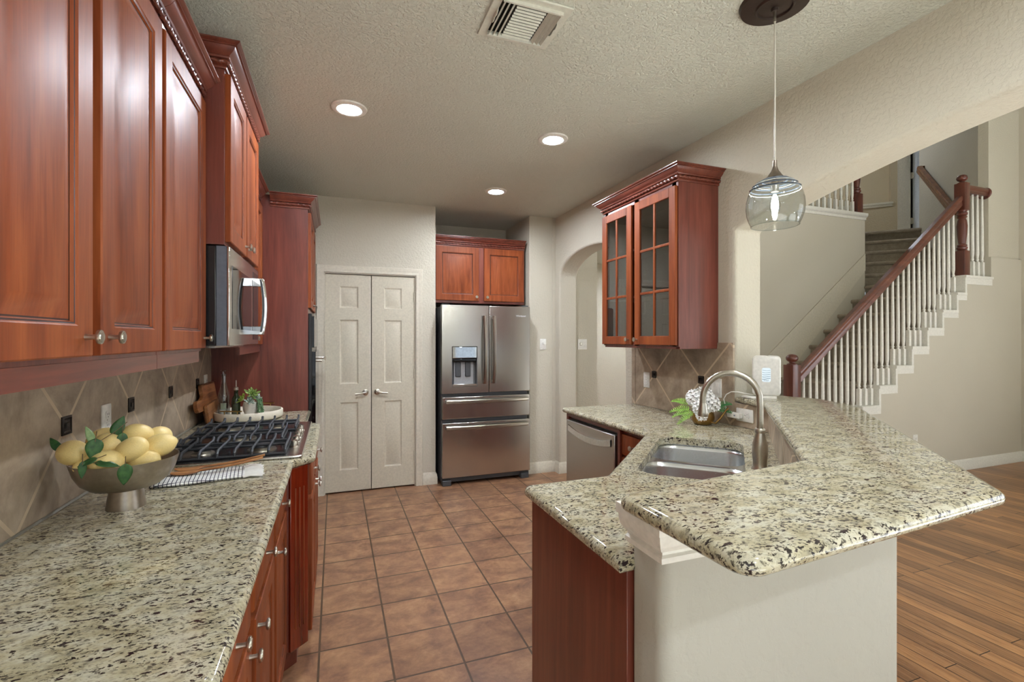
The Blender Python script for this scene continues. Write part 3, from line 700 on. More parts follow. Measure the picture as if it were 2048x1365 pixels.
# fluted 45 degree post
Mf = frame((-.186, 2.2335, .10), (1, -1, 0)); wv = .094; mb = MB(); zz0, zz1 = 0, KZ-.036-.10
mb.box(0, wv, -.012, .002, 0, zz1, 0, Mf)
p = mb.build('fluted_post', woodmat('glossy_post_wood', srgb(84, 22, 10), srgb(122, 38, 16), srgb(150, 56, 26), 'Z', .22, .8, .08), c, bevel=.003)
for k in range(3):
    x = wv*(.27+.23*k); MB().tube([(x, -.012, .09), (x, -.012, zz1-.09)], .0032, 6, 0, Mf).build('flute', M_cherry, p)  # lighter wood than the post, standing in for glints along the flutes
for a, b, k in ((2.33, 2.72, 'r'), (2.74, 3.13, 'l')):
    cab_door(c, (-.098, a, .125), PX, b-a, .59, (b-a-.035 if k == 'r' else .035, .555)); slab_front(c, (-.098, a, .735), PX, b-a, .135)
base_unit('cherry base cabinet between cooktop bump-out and tall oven cabinet', 3.223, 3.755, [(3.25, 3.73, 'r')], [(3.25, 3.73)])

# right base cabinets and dishwasher
c = thing('base_cabinet', 'cherry end panel cabinet under the low peninsula counter', 'cabinet', (1.0, 1.26, 0))
MB().prism([(.65, .968), (1.22, .988), (1.62, 1.38), (1.08, 1.52), (.98, 1.548), (.65, 1.545)], .10, KZ-.036).build('carcass', M_cherry_red, c)
MB().box(.647, .668, .968, 1.55, 0, KZ-.036).build('end_panel', woodmat('end_panel_wood', srgb(94, 42, 32), srgb(122, 60, 46), srgb(144, 80, 60), 'Z', .34, .35, .2, .8), c, bevel=.002)
MB().box(.672, .99, .99, 1.50, 0, .10).build('toe_kick', M_cherry_h, c)
c = thing('base_cabinet', 'angled cherry sink cabinet below the kitchen sink', 'cabinet', (1.45, 1.75, 0))
sb = MB()
for a, b in (((1.02, 1.585), (1.608, 2.165)),):
    sb.prism([a, b, (b[0]+.014, b[1]-.014), (a[0]+.014, a[1]-.014)], .10, KZ-.036)
sb.prism([(1.03, 1.58), (1.60, 2.15), (2.22, 1.98), (1.63, 1.40)], .10, .62)
sb.build('carcass', M_cherry_red, c)
for (xa, ya) in ((1.575, 2.14), (1.31, 1.875)):
    cab_door(c, (xa-.014, ya+.014, .125), (-1, 1, 0), .345, .59, (.03, .55))
c = thing('base_cabinet', 'narrow cherry drawer cabinet between dishwasher and sink corner', 'cabinet', (1.9, 2.38, 0))
cabinet_box(c, 1.64, XR-.002, 2.20, 2.50, .10, KZ-.036); MB().box(1.70, XR-.002, 2.20, 2.50, 0, .1).build('toe_kick', M_cherry_h, c)
for z, hh in ((.735, .125), (.53, .19), (.33, .19), (.125, .19)): slab_front(c, (1.62, 2.485, z), MX, .25, hh)
MB().box(1.612, 1.642, 2.487, 2.512, .10, KZ-.036).build('stile', M_cherry_h, c, bevel=.002)
MB().box(1.622, XR-.002, 3.185, 3.215, 0, KZ-.036).box(1.622, 1.642, 2.512, 3.186, KZ-.06, KZ-.036).build('end_panel', M_cherry_h, c, bevel=.002)

c = thing('dishwasher', 'stainless steel dishwasher with a recessed curved pocket handle', 'dishwasher', (1.93, 2.85, 0))
MB().box(1.645, XR-.01, 2.52, 3.18, .02, KZ-.062).build('body', M_rubber, c)
MB().box(1.60, 1.644, 2.53, 3.175, .11, .842).build('door', steel('dishwasher_steel', 'Y', (.55, .53, .50, 1), .30), c, bevel=.006)
mb = MB(); N = 14
for i in range(N):
    ya = 2.565+.575*i/N; yb = 2.565+.575*(i+1)/N
    za = .795-.035*(1-(2*i/N-1)**2); zb = .795-.035*(1-(2*(i+1)/N-1)**2)
    top = .806
    mb.add([(1.594, ya, za-.028), (1.594, yb, zb-.028), (1.594, yb, zb+.012), (1.594, ya, za+.012), (1.602, ya, za-.032), (1.602, yb, zb-.032), (1.602, yb, zb+.016), (1.602, ya, za+.016)], [(0, 1, 2, 3), (4, 5, 1, 0), (3, 2, 6, 7)])
mb.build('handle', M_chrome, c)
MB().box(1.66, 1.70, 2.53, 3.17, .0, .10).build('kick_plate', M_black, c)

# ------------------------------------------------------------------ worktops
g = MB().slab(rounded([(XL+.012, .80), (-.165, .80), (-.165, 2.215), (-.082, 2.298), (-.082, 3.155), (-.165, 3.24), (-.165, 3.755), (XL+.012, 3.755)], [0, .05, .02, .02, .02, .02, 0, 0], 5), KZ-.035, KZ).build('countertop', M_granite, world=True)
tag(g, 'long speckled granite countertop along the tiled left wall', 'countertop')
SK = (1.49, 1.70)          # sink centre
sinkM = T(SK[0], SK[1], 0) @ RZ(pi/4)
def w2(poly, M): return [tuple((M @ Vector((x, y, 0))).xy) for x, y in poly]
hole = w2(rrect(.752, .39, .085, 7), sinkM)
low = [(.615, .952), (1.256, .975), (2.238, 1.955), (2.238, 3.25), (1.595, 3.25), (1.595, 2.206), (.965, 1.577), (.615, 1.572)]
g = MB().slab(rounded(low, [0, 0, 0, 0, .025, .02, .02, .04], 5), KZ-.035, KZ, [hole]).build('countertop', M_granite, world=True)
tag(g, 'low speckled granite countertop around the sink and dishwasher', 'countertop')
barp = [(.584, .915), (.592, .56), (1.415, .622), (1.66, .855), (2.52, 1.69), (2.61, 1.963), (2.53, 2.205), (2.237, 2.215), (2.175, 1.965), (1.262, 1.001)]
g = MB().slab(rounded(barp, [.03, .045, .045, 0, .10, .05, .03, 0, .02, .01], 6), BZ-.035, BZ).build('bar_top', M_granite, world=True)
tag(g, 'raised granite bar top capping the white peninsula wall', 'bar top')

# ------------------------------------------------------------------ tile backsplashes
def accents(root, x, n, ys, z, s=.058):
    for y in ys:
        M = frame((x, y, z), n)
        mb = MB().rings([[(a*i, d, b*i) for a, b in ((-1, -1), (1, -1), (1, 1), (-1, 1))] for i, d in ((s/2, .0), (s/2, -.004), (s/2-.006, -.006), (s/2-.010, -.003), (s/2-.012, -.003), (s*.16, -.003), (s*.14, -.007), (s*.05, -.007))], 0, M)
        mb.build('accent_tile', M_bronze, root)
t1 = splash_tile('left_splash_tile', .505, 1.885, 1.163)
b = MB().box(XL+.001, XL+.011, .78, 3.755, KZ+.001, 1.383).build('backsplash', t1, world=True); tag(b, 'brown diagonal stone tile backsplash behind the fruit bowl', 'backsplash')
accents(b, XL+.0105, PX, (1.38, 1.885, 2.39, 2.895, 3.40), 1.163)
t2 = splash_tile('right_splash_tile', .487, 2.976, 1.168)
mb = MB().box(XR-.011, XR-.001, 2.222, 3.262, KZ+.001, 1.371).box(XR-.011, XR-.001, 1.965, 2.222, KZ+.001, BZ-.037).box(XR-.011, XR-.001, 2.222, 2.35, 1.371, 1.41)
b = mb.build('backsplash', t2, world=True); tag(b, 'brown diagonal stone tile backsplash under the glass cabinet', 'backsplash')
accents(b, XR-.011, MX, (2.976, 2.489), 1.168, .05)
for ya, yb, zb in ((2.222, 2.262, 1.41), (3.215, 3.262, 1.371)): MB().box(XR-.014, XR-.0105, ya, yb, KZ+.001, zb).build('border_tile', t2, b)
mb = MB().prism([(2.222, 1.955), (1.250, .987), (1.243, .995), (2.214, 1.962)], KZ+.001, BZ-.037)
b = mb.build('backsplash', t2, world=True); tag(b, 'low strip of brown tile behind the faucet below bar top', 'backsplash')

# ------------------------------------------------------------------ appliances
def text_part(name, txt, size, M, mat, parent, depth=.0006):
    cu = bpy.data.curves.new(name, 'FONT'); cu.body = txt; cu.size = size; cu.extrude = depth; cu.align_x = 'CENTER'; cu.align_y = 'CENTER'
    o = bpy.data.objects.new(name, cu); C.objects.link(o); bpy.context.view_layer.update()
    me = bpy.data.meshes.new_from_object(o.evaluated_get(bpy.context.evaluated_depsgraph_get()))
    bpy.data.objects.remove(o); me.name = name; p = bpy.data.objects.new(name, me); C.objects.link(p)
    me.transform(RINV[parent.name] @ M @ RX(pi/2)); me.materials.clear(); me.materials.append(mat); p.parent = parent; RINV[p.name] = RINV[parent.name]; return p
NY = (0, -1, 0)
c = thing('refrigerator', 'stainless french door refrigerator with ice dispenser in alcove', 'refrigerator', (1.427, 4.98, 0))
MB().box(.972, 1.882, 4.64, 5.36, .03, 1.755).build('body', plain('fridge_side_grey', srgb(86, 88, 92), .45), c, bevel=.004)
def fdoor(nm, x0, x1, z0, z1, holes=None):
    mb = MB(); n = 10; cx = (x0+x1)/2
    # gently bowed front
    pts = []
    for k in range(n+1):
        t_ = k/n; pts.append((x0+(x1-x0)*t_, 4.572-.0*(1-(2*t_-1)**2)))
    poly = [(x0+.008, 4.572), (x1-.008, 4.572), (x1, 4.58), (x1, 4.636), (x0, 4.636), (x0, 4.58)]
    mb.prism(poly, z0, z1); return mb.build(nm, M_steel_v, c, bevel=.002)
dl = None
# left door is built round the dispenser recess
DXa, DXb, DZa, DZb = 1.065, 1.322, .965, 1.36
mb = MB()
mb.box(.967, DXa, 4.572, 4.636, .90, 1.765).box(DXb, 1.440, 4.572, 4.636, .90, 1.765).box(DXa, DXb, 4.572, 4.636, .90, DZa).box(DXa, DXb, 4.572, 4.636, DZb, 1.765)
dl = mb.build('door', M_steel_v, c)
dr = MB().box(1.446, 1.887, 4.572, 4.636, .90, 1.765).build('door', M_steel_v, c, bevel=.006)
d1 = MB().box(.972, 1.885, 4.572, 4.636, .650, .865).build('drawer', M_steel_v, c, bevel=.006)
d2 = MB().box(.972, 1.887, 4.572, 4.636, .078, .612).build('drawer', M_steel_v, c, bevel=.006)
MB().box(.98, 1.88, 4.61, 4.64, .03, .078).build('base_grille', M_rubber, c)
for x in (.985, 1.80): MB().prism([(x-.01, 4.575), (x+.075, 4.575), (x+.075, 4.66), (x-.01, 4.66)], 0, .055).build('foot', M_rubber, c, bevel=.006)
for x0 in (.972, 1.80): MB().box(x0, x0+.075, 4.585, 4.64, 1.757, 1.775).build('hinge_cover', M_rubber, c, bevel=.004)
def bowbar(a, b, out, r, n=12, w=.014, axis='z', bow=.028):
    mb = MB(); rs = []
    for k in range(n+1):
        t_ = k/n; q = 4*t_*(1-t_); y = 4.572-out-bow*q
        if axis == 'z': p = (a[0]+(b[0]-a[0])*t_, y, a[1]+(b[1]-a[1])*t_); rs.append([(p[0]-w, p[1], p[2]), (p[0]-w*.5, p[1]-.010, p[2]), (p[0]+w*.5, p[1]-.010, p[2]), (p[0]+w, p[1], p[2]), (p[0]+w*.6, p[1]+.008, p[2]), (p[0]-w*.6, p[1]+.008, p[2])])
        else: p = (a[0]+(b[0]-a[0])*t_, y, a[1]+(b[1]-a[1])*t_); rs.append([(p[0], p[1], p[2]-w), (p[0], p[1]-.010, p[2]-w*.5), (p[0], p[1]-.010, p[2]+w*.5), (p[0], p[1], p[2]+w), (p[0], p[1]+.008, p[2]+w*.6), (p[0], p[1]+.008, p[2]-w*.6)])
    mb.rings(rs)
    for t_ in (.03, .97):
        x = a[0]+(b[0]-a[0])*t_; z = a[1]+(b[1]-a[1])*t_
        mb.box(x-.010, x+.010, 4.572-out, 4.574, z-.010, z+.010)
    return mb
for dd, x in ((dl, 1.392), (dr, 1.488)): bowbar((x, .99), (x, 1.665), .03, .012, w=.017).build('handle', M_nickel, dd)
for dd, z in ((d1, .822), (d2, .568)): bowbar((1.005, z), (1.855, z), .03, .012, w=.018, axis='x').build('handle', M_nickel, dd)
dp = MB().box(DXa, DXb, 4.625, 4.634, DZa, DZb).box(DXa-.001, DXa+.006, 4.575, 4.63, DZa, DZb-.12).box(DXb-.006, DXb+.001, 4.575, 4.63, DZa, DZb-.12).build('dispenser', plain('dispenser_grey', srgb(88, 88, 88), .4), dl)
MB().box(DXa+.004, DXb-.004, 4.573, 4.59, 1.245, DZb-.004).build('control_panel', plain('mirror_panel', srgb(196, 202, 206), .05, 1), dp, bevel=.004)
MB().box(DXa+.004, DXb-.004, 4.578, 4.622, 1.205, 1.245).build('nozzle_housing', M_blackglass, dp, bevel=.01)
for x in (1.135, 1.235): MB().box(x-.028, x+.028, 4.60, 4.622, 1.06, 1.205).build('paddle', M_rubber, dp, bevel=.006)
MB().box(DXa+.03, DXb-.03, 4.612, 4.626, .985, 1.205).build('back_panel', plain('light_grey_plastic', srgb(150, 150, 150), .4), dp)
MB().box(DXa+.004, DXb-.004, 4.574, 4.626, DZa+.001, DZa+.025).build('drip_tray', M_steel, dp, bevel=.003)
text_part('brand_lettering', 'Whirlpool', .026, T(1.785, 4.5715, 1.668), plain('pale_lettering', srgb(225, 225, 225), .3), dr)

c = thing('microwave', 'stainless over-the-range microwave with a bowed vertical handle', 'microwave', (-.6, 2.577, 1.40))
MB().box(XL+.012, -.445, 2.194, 2.960, 1.405, 1.806).build('body', M_black, c, bevel=.004)
MB().box(-.444, -.408, 2.195, 2.959, 1.406, 1.805).build('door_core', plain('blue_grey_film', srgb(98, 106, 118), .25), c)
df = MB().box(-.4078, -.398, 2.194, 2.960, 1.405, 1.806).build('door', steel('mirror_steel', 'Y', (.62, .61, .58, 1), .12), c, bevel=.003)
MB().box(-.4005, -.3968, 2.25, 2.72, 1.475, 1.735).build('window', M_blackglass, df)
MB().box(-.4005, -.3968, 2.78, 2.935, 1.43, 1.78).build('control_panel', M_blackglass, df)
mb = MB(); n = 12; rs = []
for k in range(n+1):
    t_ = k/n; x = -.352+.014*4*t_*(1-t_); z = 1.455+.285*t_
    rs.append([(x-.012, 2.735, z), (x, 2.728, z), (x+.010, 2.735, z), (x+.010, 2.765, z), (x, 2.772, z), (x-.012, 2.765, z)])
mb.rings(rs)
for z in (1.455, 1.70): mb.box(-.400, -.350, 2.735, 2.765, z, z+.042)
mb.build('handle', M_chrome, df, bevel=.002)
ring = MB().tube([(-.510+.016*cos(a), 2.193, 1.745+.016*sin(a)) for a in [2*pi*k/24 for k in range(25)]], .0022, 6)
ring.tube([(-.510+.004*cos(a)+.004*a/6, 2.193, 1.745+.010*sin(a)) for a in [.3+4.6*k/16 for k in range(17)]], .0018, 6)
ring.build('emblem', plain('silver_emblem', srgb(190, 190, 190), .3, 1), c)
MB().box(-.70, -.46, 2.25, 2.90, 1.396, 1.405).build('underside_filter', M_steel_y, c)

# gas cooktop
c = thing('cooktop', 'stainless gas cooktop with black cast iron grates on the left counter', 'cooktop', (-.405, 2.715, KZ))
MB().slab(rrect(.545, .915, .015, 4, -.405, 2.715), KZ+.0005, KZ+.012, r=.004).build('base_plate', M_steel, c)
MB().slab(rrect(.46, .875, .02, 4, -.435, 2.715), KZ+.012, KZ+.0145, r=.001).build('burner_deck', plain('black_enamel', srgb(30, 30, 32), .18), c)
BN = [(-.54, 2.42, .034), (-.31, 2.42, .045), (-.45, 2.715, .058), (-.54, 3.01, .045), (-.31, 3.01, .034)]
for x, y, r in BN:
    bnr = MB().lathe([(0, 0), (r*1.35, 0), (r*1.3, .006), (r*.95, .009), (r*.95, .016), (0, .016)], T(x, y, KZ+.0145), 22).build('burner', M_nickel, c)
    MB().lathe([(0, 0), (r, 0), (r*1.02, .004), (r*.9, .009), (0, .010)], T(x, y, KZ+.0305), 22).build('burner_cap', M_iron, bnr)
for ya, yb, xb in ((2.285, 2.565, -.205), (2.575, 2.855, -.245), (2.865, 3.145, -.205)):
    xa = -.655; mb = MB(); zt = KZ+.046; r = .0062
    nb = 8 if xb > -.22 else 7
    for k in range(nb):
        x = xa+(xb-xa)*k/(nb-1)
        mb.tube([(x, ya+.004, KZ+.0195), (x, ya+.006, KZ+.034), (x, ya+.024, zt), (x, yb-.03, zt), (x, yb-.012, zt+.013), (x, yb-.006, zt+.011), (x, yb-.010, zt-.010)], [r, r, r, r, r*1.1, r*.8, r*.7], 6)
    for y in (ya+.10, yb-.09): mb.tube([(xa, y, zt-.003), (xb, y, zt-.003)], r*.95, 6)
    for y in (ya+.004, yb-.012): mb.tube([(xa, y, KZ+.0205), (xb, y, KZ+.0205)], r, 6)
    for x in (xa, xb): mb.tube([(x, ya+.004, KZ+.0205), (x, yb-.012, KZ+.0205)], r, 6)
    mb.build('grate', M_iron, c)
for k in range(5):
    y = 2.44+.106*k
    kb = MB().lathe([(0, 0), (.021, 0), (.020, .004), (.016, .008), (.0155, .028), (.0135, .031), (0, .031)], T(-.178, y, KZ+.012), 18).box(-.1815, -.1745, y-.019, y+.019, KZ+.036, KZ+.047).build('control_knob', M_nickel, c)

# sink and faucet
c = thing('sink', 'double bowl stainless undermount sink cut into the low counter', 'sink', (SK[0], SK[1], KZ-.24), pi/4)
LM = T(0, 0, .24-KZ+KZ)
def bowl(cx, w, nm):
    rs = []
    for ins, z, r in ((0, -.036, .085), (.004, -.06, .085), (.010, -.15, .08), (.022, -.185, .07), (.05, -.20, .05)):
        rs.append([(x, y, .24+z) for x, y in rrect(w-2*ins, .40-2*ins, min(r, (w-2*ins)*.45), 6, cx)])
    b_ = MB().rings(rs, cap0=False).build(nm, M_sink, c, local=True, solid=.0015)
    MB().lathe([(0, 0), (.045, 0), (.043, .003), (.03, .001), (0, .001)], T(cx, 0, .041), 20).build('drain', M_chrome, b_, local=True)
bowl(-.196, .37, 'bowl'); bowl(.196, .37, 'bowl')
MB().slab(rrect(.80, .44, .10, 7), .24-.038, .24-.0355, [list(rrect(.366, .396, .08, 6, -.196)), list(rrect(.366, .396, .08, 6, .196))], r=.0008).build('rim', M_sink, c, local=True)

FB = (1.575, 1.435); fd = Vector((-.7071, .7071, 0)); fs = Vector((.7071, .7071, 0)); F0 = Vector((*FB, KZ))
c = thing('faucet', 'brushed nickel gooseneck pull-down faucet behind the sink', 'faucet', tuple(F0))
MB().lathe([(0, 0), (.031, 0), (.031, .004), (.026, .010), (.0255, .03), (.029, .06), (.0275, .10), (.019, .135), (.0165, .15), (.0, .15)], T(*F0), 24).build('body', M_nickel, c)
pts = [F0+Vector((0, 0, z)) for z in (.14, .20, .25)]
for k in range(1, 15):
    a = pi*k/14; pts.append(F0+Vector((0, 0, .27))+fd*(.105*(1-cos(a)))+Vector((0, 0, .108*sin(a))))
pts.append(F0+fd*.211+Vector((0, 0, .245)))
MB().tube(pts, .0125, 14).build('spout', M_nickel, c)
e0 = F0+fd*.210+Vector((0, 0, .195)); MB().lathe([(0, 0), (.019, 0), (.0205, .01), (.0195, .02), (.0145, .05), (.0138, .055), (0, .055)], T(*e0), 20).build('spray_head', M_nickel, c)
MB().tube([F0+Vector((0, 0, .125))+fs*.012, F0+Vector((0, 0, .135))+fs*.035, F0+Vector((0, 0, .115))+fs*.055, F0+Vector((0, 0, .06))+fs*.062, F0+Vector((0, 0, .03))+fs*.06], [.012, .016, .015, .012, .009], 12).build('handle', M_nickel, c)
MB().lathe([(.0165, 0), (.0195, .004), (.0195, .016), (.0165, .02)], T(*(F0+Vector((0, 0, .142)))), 20).build('collar', M_nickel, c)

# ------------------------------------------------------------------ stairs
c = thing('staircase', 'carpeted staircase rising to the right behind the peninsula', 'stairs', (4.0, 3.75, 0))
def step_profile(x0, x1, zt, y0, y1):
    poly = [(x0, zt-RISE), (x0, zt-.05), (x0-.022, zt-.048), (x0-.032, zt-.036), (x0-.034, zt-.022), (x0-.028, zt-.008), (x0-.016, zt), (x1, zt), (x1, zt-RISE)]
    return xz_prism(poly, y0, y1)
for k in range(1, 11): step_profile(riser(k), riser(k+1)+.02, RISE*k, YS+.112, YB-.001).build('carpeted_step', M_carpet, c)
lp = [(riser(11)-.03, YS+.112), (6.93, YS+.112), (6.94, 3.29), d45(11.45, 3.635), d45(11.45, 2.25), (6.545, YB-.001), (riser(11)-.03, YB-.001)]
mb = MB().slab(lp, ZL-.05, ZL, r=.018).prism([(riser(11), YS+.112), (6.9, YS+.112), (6.9, YB-.001), (riser(11), YB-.001)], ZL-RISE, ZL-.049); mb.build('landing', M_carpet, c)
for i, S_ in enumerate((11.35, 11.73, 12.11, 12.49, 12.87)):
    zt = RISE*(12+i); Ms = frame((*d45(S_, 2.25), 0), (-1, -1, 0)); w = (3.635-2.25)/sqrt(2); dep = .30 if i < 4 else .12
    poly = [(0, zt-RISE), (0, zt-.05), (-.022, zt-.048), (-.032, zt-.036), (-.034, zt-.022), (-.028, zt-.008), (-.016, zt), (dep, zt), (dep, zt-RISE)]
    m = MB(); m.prism(poly, 0, w); m.v = [Ms @ Vector((v.z, v.x, v.y)) for v in m.v]; m.build('carpeted_step', M_carpet, c)
# white stepped curb of the open side
zz = []
for x, z in zig: zz.append((x, z))
xl = 6.45
top = [(riser(1), 0.0)]
for k in range(1, 11): top += [(riser(k), RISE*k), (riser(k+1) if k < 10 else xl, RISE*k)]
top += [(xl, ZL), (6.949, ZL), (6.949, ZL-.10), (xl+.03, ZL-.10), (xl+.03, RISE*10-.085)]
for k in range(10, 1, -1): top += [(riser(k)+.03, RISE*k-.085), (riser(k)+.03, RISE*(k-1)-.085)]
top += [(riser(1)+.03, RISE-.085), (riser(1)+.03, 0)]
xz_prism(top, YS, YS+.110).build('stringer_curb', M_white, c)
for k in range(1, 11): MB().box(riser(k)-.006, riser(k+1)+.012 if k < 10 else xl+.012, YS-.012, YS-.0005, RISE*k-.030, RISE*k-.004).build('nosing_trim', M_white, c)
MB().box(xl-.006, 6.949, YS-.012, YS-.0005, ZL-.030, ZL-.004).build('nosing_trim', M_white, c)
# skirt board on the wall side
xz_prism([(3.78, .0), (3.78, .42), (6.53, .42+.776*2.75), (6.53, .20+.776*2.75), (4.10, .0)], YB-.014, YB-.002).build('skirt_board', M_trim, c)

# railing: newels, handrail, balusters
c = thing('stair_railing', 'dark wood handrail with white balusters on the open stair side', 'railing', (5.2, 3.24, 0))
BYY = YS+.055
def ball_finial(mb, x, y, z, s=1.0):
    return mb.lathe([(0, 0), (.042*s, 0), (.042*s, .008), (.028*s, .014), (.022*s, .020), (.022*s, .026), (.036*s, .034), (.045*s, .046), (.048*s, .060), (.045*s, .074), (.036*s, .087), (.020*s, .096), (0, .099)], T(x, y, z), 24)
def newel(root, x, y, z0, zt, turned=True, s=.048, nm='newel_post'):
    mb = MB()
    if turned:
        h = zt-z0; a, b = z0+.27, zt-.30
        mb.prism(rrect(2*s, 2*s, .006, 2, x, y), z0, a).prism(rrect(2*s, 2*s, .006, 2, x, y), b, zt)
        L = b-a; pr = [(s*.95, 0), (s*.75, .03), (s*.95, .06), (s*.95, .09), (s*.75, .11), (s*.9, .14), (s*.62, .18), (s*.85, .40), (s*.95, .62), (s*.80, .76), (s*.62, .80), (s*.9, .84), (s*.72, .87), (s*.95, .90), (s*.95, .94), (s*.75, .96), (s*.95, 1)]
        mb.lathe([(r, L*t_) for r, t_ in pr], T(x, y, a), 20)
    else: mb.prism(rrect(2*s, 2*s, .008, 2, x, y), z0, zt)
    o = mb.build(nm, M_newel, root)
    ball_finial(MB(), x, y, zt, s/.048).build('finial', M_newel, o)
newel(c, 3.945, BYY, 0, 1.195, False, .052); newel(c, 6.50, BYY, ZL, 3.15, True, .050)
rail_z = lambda x: 1.142+.766*(x-4.083)
rp = [(-.030, -.058), (.030, -.058), (.030, -.030), (.026, -.010), (.034, .005), (.034, .035), (.022, .055), (-.022, .055), (-.034, .035), (-.034, .005), (-.026, -.010), (-.030, -.030)]
MB().rings([[(x, BYY+a, rail_z(x)+b) for a, b in rp] for x in (3.99, 6.455)]).build('handrail', M_rail, c)
MB().rings([[(x, BYY+a, 3.095+b*.8) for a, b in rp] for x in (6.548, 6.935)]).build('handrail', M_rail, c)
MB().lathe([(0, 0), (.062, 0), (.066, .006), (.060, .018), (.05, .022), (0, .022)], frame((6.949, BYY+.012, 3.09), MX) @ RX(pi/2), 24).build('rosette', M_newel, c)
def baluster(root, x, y, z0, zt):
    L = zt-z0; mb = MB().prism(rrect(.034, .034, .002, 1, x, y), z0, z0+.165)
    mb.lathe([(.017, .163), (.011, .172), (.011, .180), (.015, .186), (.015, .192), (.0105, .200), (.0125, .215), (.0165, .25), (.0155, L*.5), (.0095, L)], T(x, y, z0), 10, cap0=False)
    return mb.build('baluster', M_white, root)
for k in range(1, 11):
    for i in range(3):
        x = riser(k)+RUN*(i+.5)/3
        if x > 6.42: continue
        baluster(c, x, BYY, RISE*k, rail_z(x)-.057)
for x in (6.60, 6.69, 6.78, 6.87): baluster(c, x, BYY, ZL, 3.05)
c = thing('stair_railing', 'upstairs balustrade of white balusters on the capped half wall', 'railing', (5.6, 4.37, 3.08))
newel(c, 6.485, 4.37, 3.081, 4.15, True, .050)
for k in range(14): baluster(c, 6.40-.105*k, 4.37, 3.081, 3.99)
MB().rings([[(x, 4.37+a, 4.05+b) for a, b in rp] for x in (4.9, 6.44)]).build('handrail', M_rail, c)
c = thing('handrail', 'wall mounted wooden handrail along the upper stair flight', 'handrail', (7.7, 4.2, 3.5))
A = Vector((7.25, 3.69, 3.02)); B = Vector((8.12, 4.56, 3.955))
off = Vector((.7071, -.7071, 0)); dirr = (B-A).normalized(); upv = dirr.cross(off).normalized(); upv = -upv if upv.z < 0 else upv
MB().rings([[p+off*a+upv*b*.8 for a, b in rp] for p in (A, B)]).build('rail', M_oak, c)
MB().rings([[B+off*a*.9+upv*b*.7+off*s_+dirr*.0 for a, b in [(x_[0]*.4+0, x_[1]) for x_ in rp]] for s_ in (-.02, .055)]).build('end_return', M_oak, c)
for t_ in (.2, .75):
    p = A.lerp(B, t_); MB().tube([p-upv*.05, p-upv*.09+off*.02, p-upv*.09+off*.056], .006, 8).build('bracket', M_nickel, c)

# ------------------------------------------------------------------ ceiling fittings
for x, y, lb in ((.075, 2.865, 'recessed ceiling light nearest the left wall cabinets'), (1.337, 2.845, 'recessed ceiling light in front of the glass cabinet side'), (1.333, 4.02, 'farthest recessed ceiling light, in front of the refrigerator'), (1.337, .2, None), (.6, -1.2, None), (3.5, 5.5, None), (4.6, 5.7, None), (5.2, 6.3, None), (7.5, 5.5, None)):  # entries without a label are unseen lamps added to brighten the rooms
    zc_ = ZC if x < 6 else 5.5
    if lb is None: c = struct(thing('added_light', None, None, (x, y, zc_-.012)))
    else: c = thing('recessed_light', 'round white '+lb, 'ceiling light', (x, y, ZC-.012), 0, 'recessed ceiling lights')
    MB().lathe([(.066, 0), (.072, -.002+.0), (.095, .004), (.098, .0115), (.066, .0115)], T(x, y, zc_-.012), 32, cap0=False, cap1=False).build('trim_ring', M_white, c)
    MB().lathe([(0, 0), (.067, 0), (.067, .004), (0, .004)], T(x, y, zc_-.0085), 32).build('lens', M_lamp, c)
c = thing('air_vent', 'square pale metal supply vent with louvres in the ceiling', 'vent', (.73, 1.83, ZC-.02))
M_vent = plain('vent_paint', srgb(212, 210, 196), .4)
MB().slab(rrect(.318, .282, .004, 2, .728, 1.828), ZC-.009, ZC-.0005, [rrect(.25, .214, .002, 1, .728, 1.828)], r=.003).build('frame', M_vent, c)
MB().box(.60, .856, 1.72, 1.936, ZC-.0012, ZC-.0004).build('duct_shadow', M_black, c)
vx, vy = .728, 1.828
for k in range(12):
    y = vy-.098+.0178*k
    MB().box(-.062, .062, -.0043, .0043, -.0012, .0012, 0, T(vx, y, ZC-.0125) @ RX(-.7)).build('louvre', M_vent, c)
for sg in (-1, 1):
    for k in range(3):
        x = vx+sg*(.076+.019*k); MB().box(-.009, .009, -.106, .106, -.0012, .0012, 0, T(x, vy, ZC-.014) @ RY(sg*.85)).build('louvre', M_vent, c)
for sg in (-1, 1): MB().box(vx-.125, vx+.125, vy+sg*.108-.004, vy+sg*.108+.004, ZC-.022, ZC-.008).build('rail', M_vent, c)
for sg in (-1, 1):
    x = vx+sg*.128; pts = [(vy-.05, ZC-.009), (vy-.045, ZC-.02), (vy-.03, ZC-.026), (vy-.01, ZC-.021), (vy+.01, ZC-.026), (vy+.03, ZC-.02), (vy+.04, ZC-.009)]
    yz_prism(pts, x-.0015, x+.0015).build('adjuster', M_vent, c)
# pendant
px_, py_ = 1.605, 1.393
c = thing('pendant_lamp', 'smoky glass pendant lamp on a thin cord over the bar', 'pendant lamp', (px_, py_, 1.87))
MB().lathe([(0, 0), (.012, 0), (.014, .012), (.06, .016), (.062, .010), (.066, .010), (.070, .018), (.122, .024), (.128, .036), (0, .036)], T(px_, py_, ZC-.036), 36).build('canopy', plain('bronze_canopy', srgb(70, 58, 52), .4, .6), c)
MB().lathe([(0, 0), (.0055, 0), (.0055, .05), (0, .05)], T(px_, py_, ZC-.075), 12).build('cord_grip', M_nickel, c)
MB().tube([(px_, py_, z) for z in (2.10, 2.3, 2.5, ZC-.03)], .0032, 8).build('cord', plain('clear_cord', srgb(196, 190, 176), .3), c)
MB().lathe([(.0, .078), (.007, .078), (.008, .055), (.014, .036), (.026, .018), (.038, .004), (.038, 0), (.0, 0)], T(px_, py_, 2.050), 28).build('cap', plain('brushed_cap', srgb(140, 128, 116), .35, .9), c)
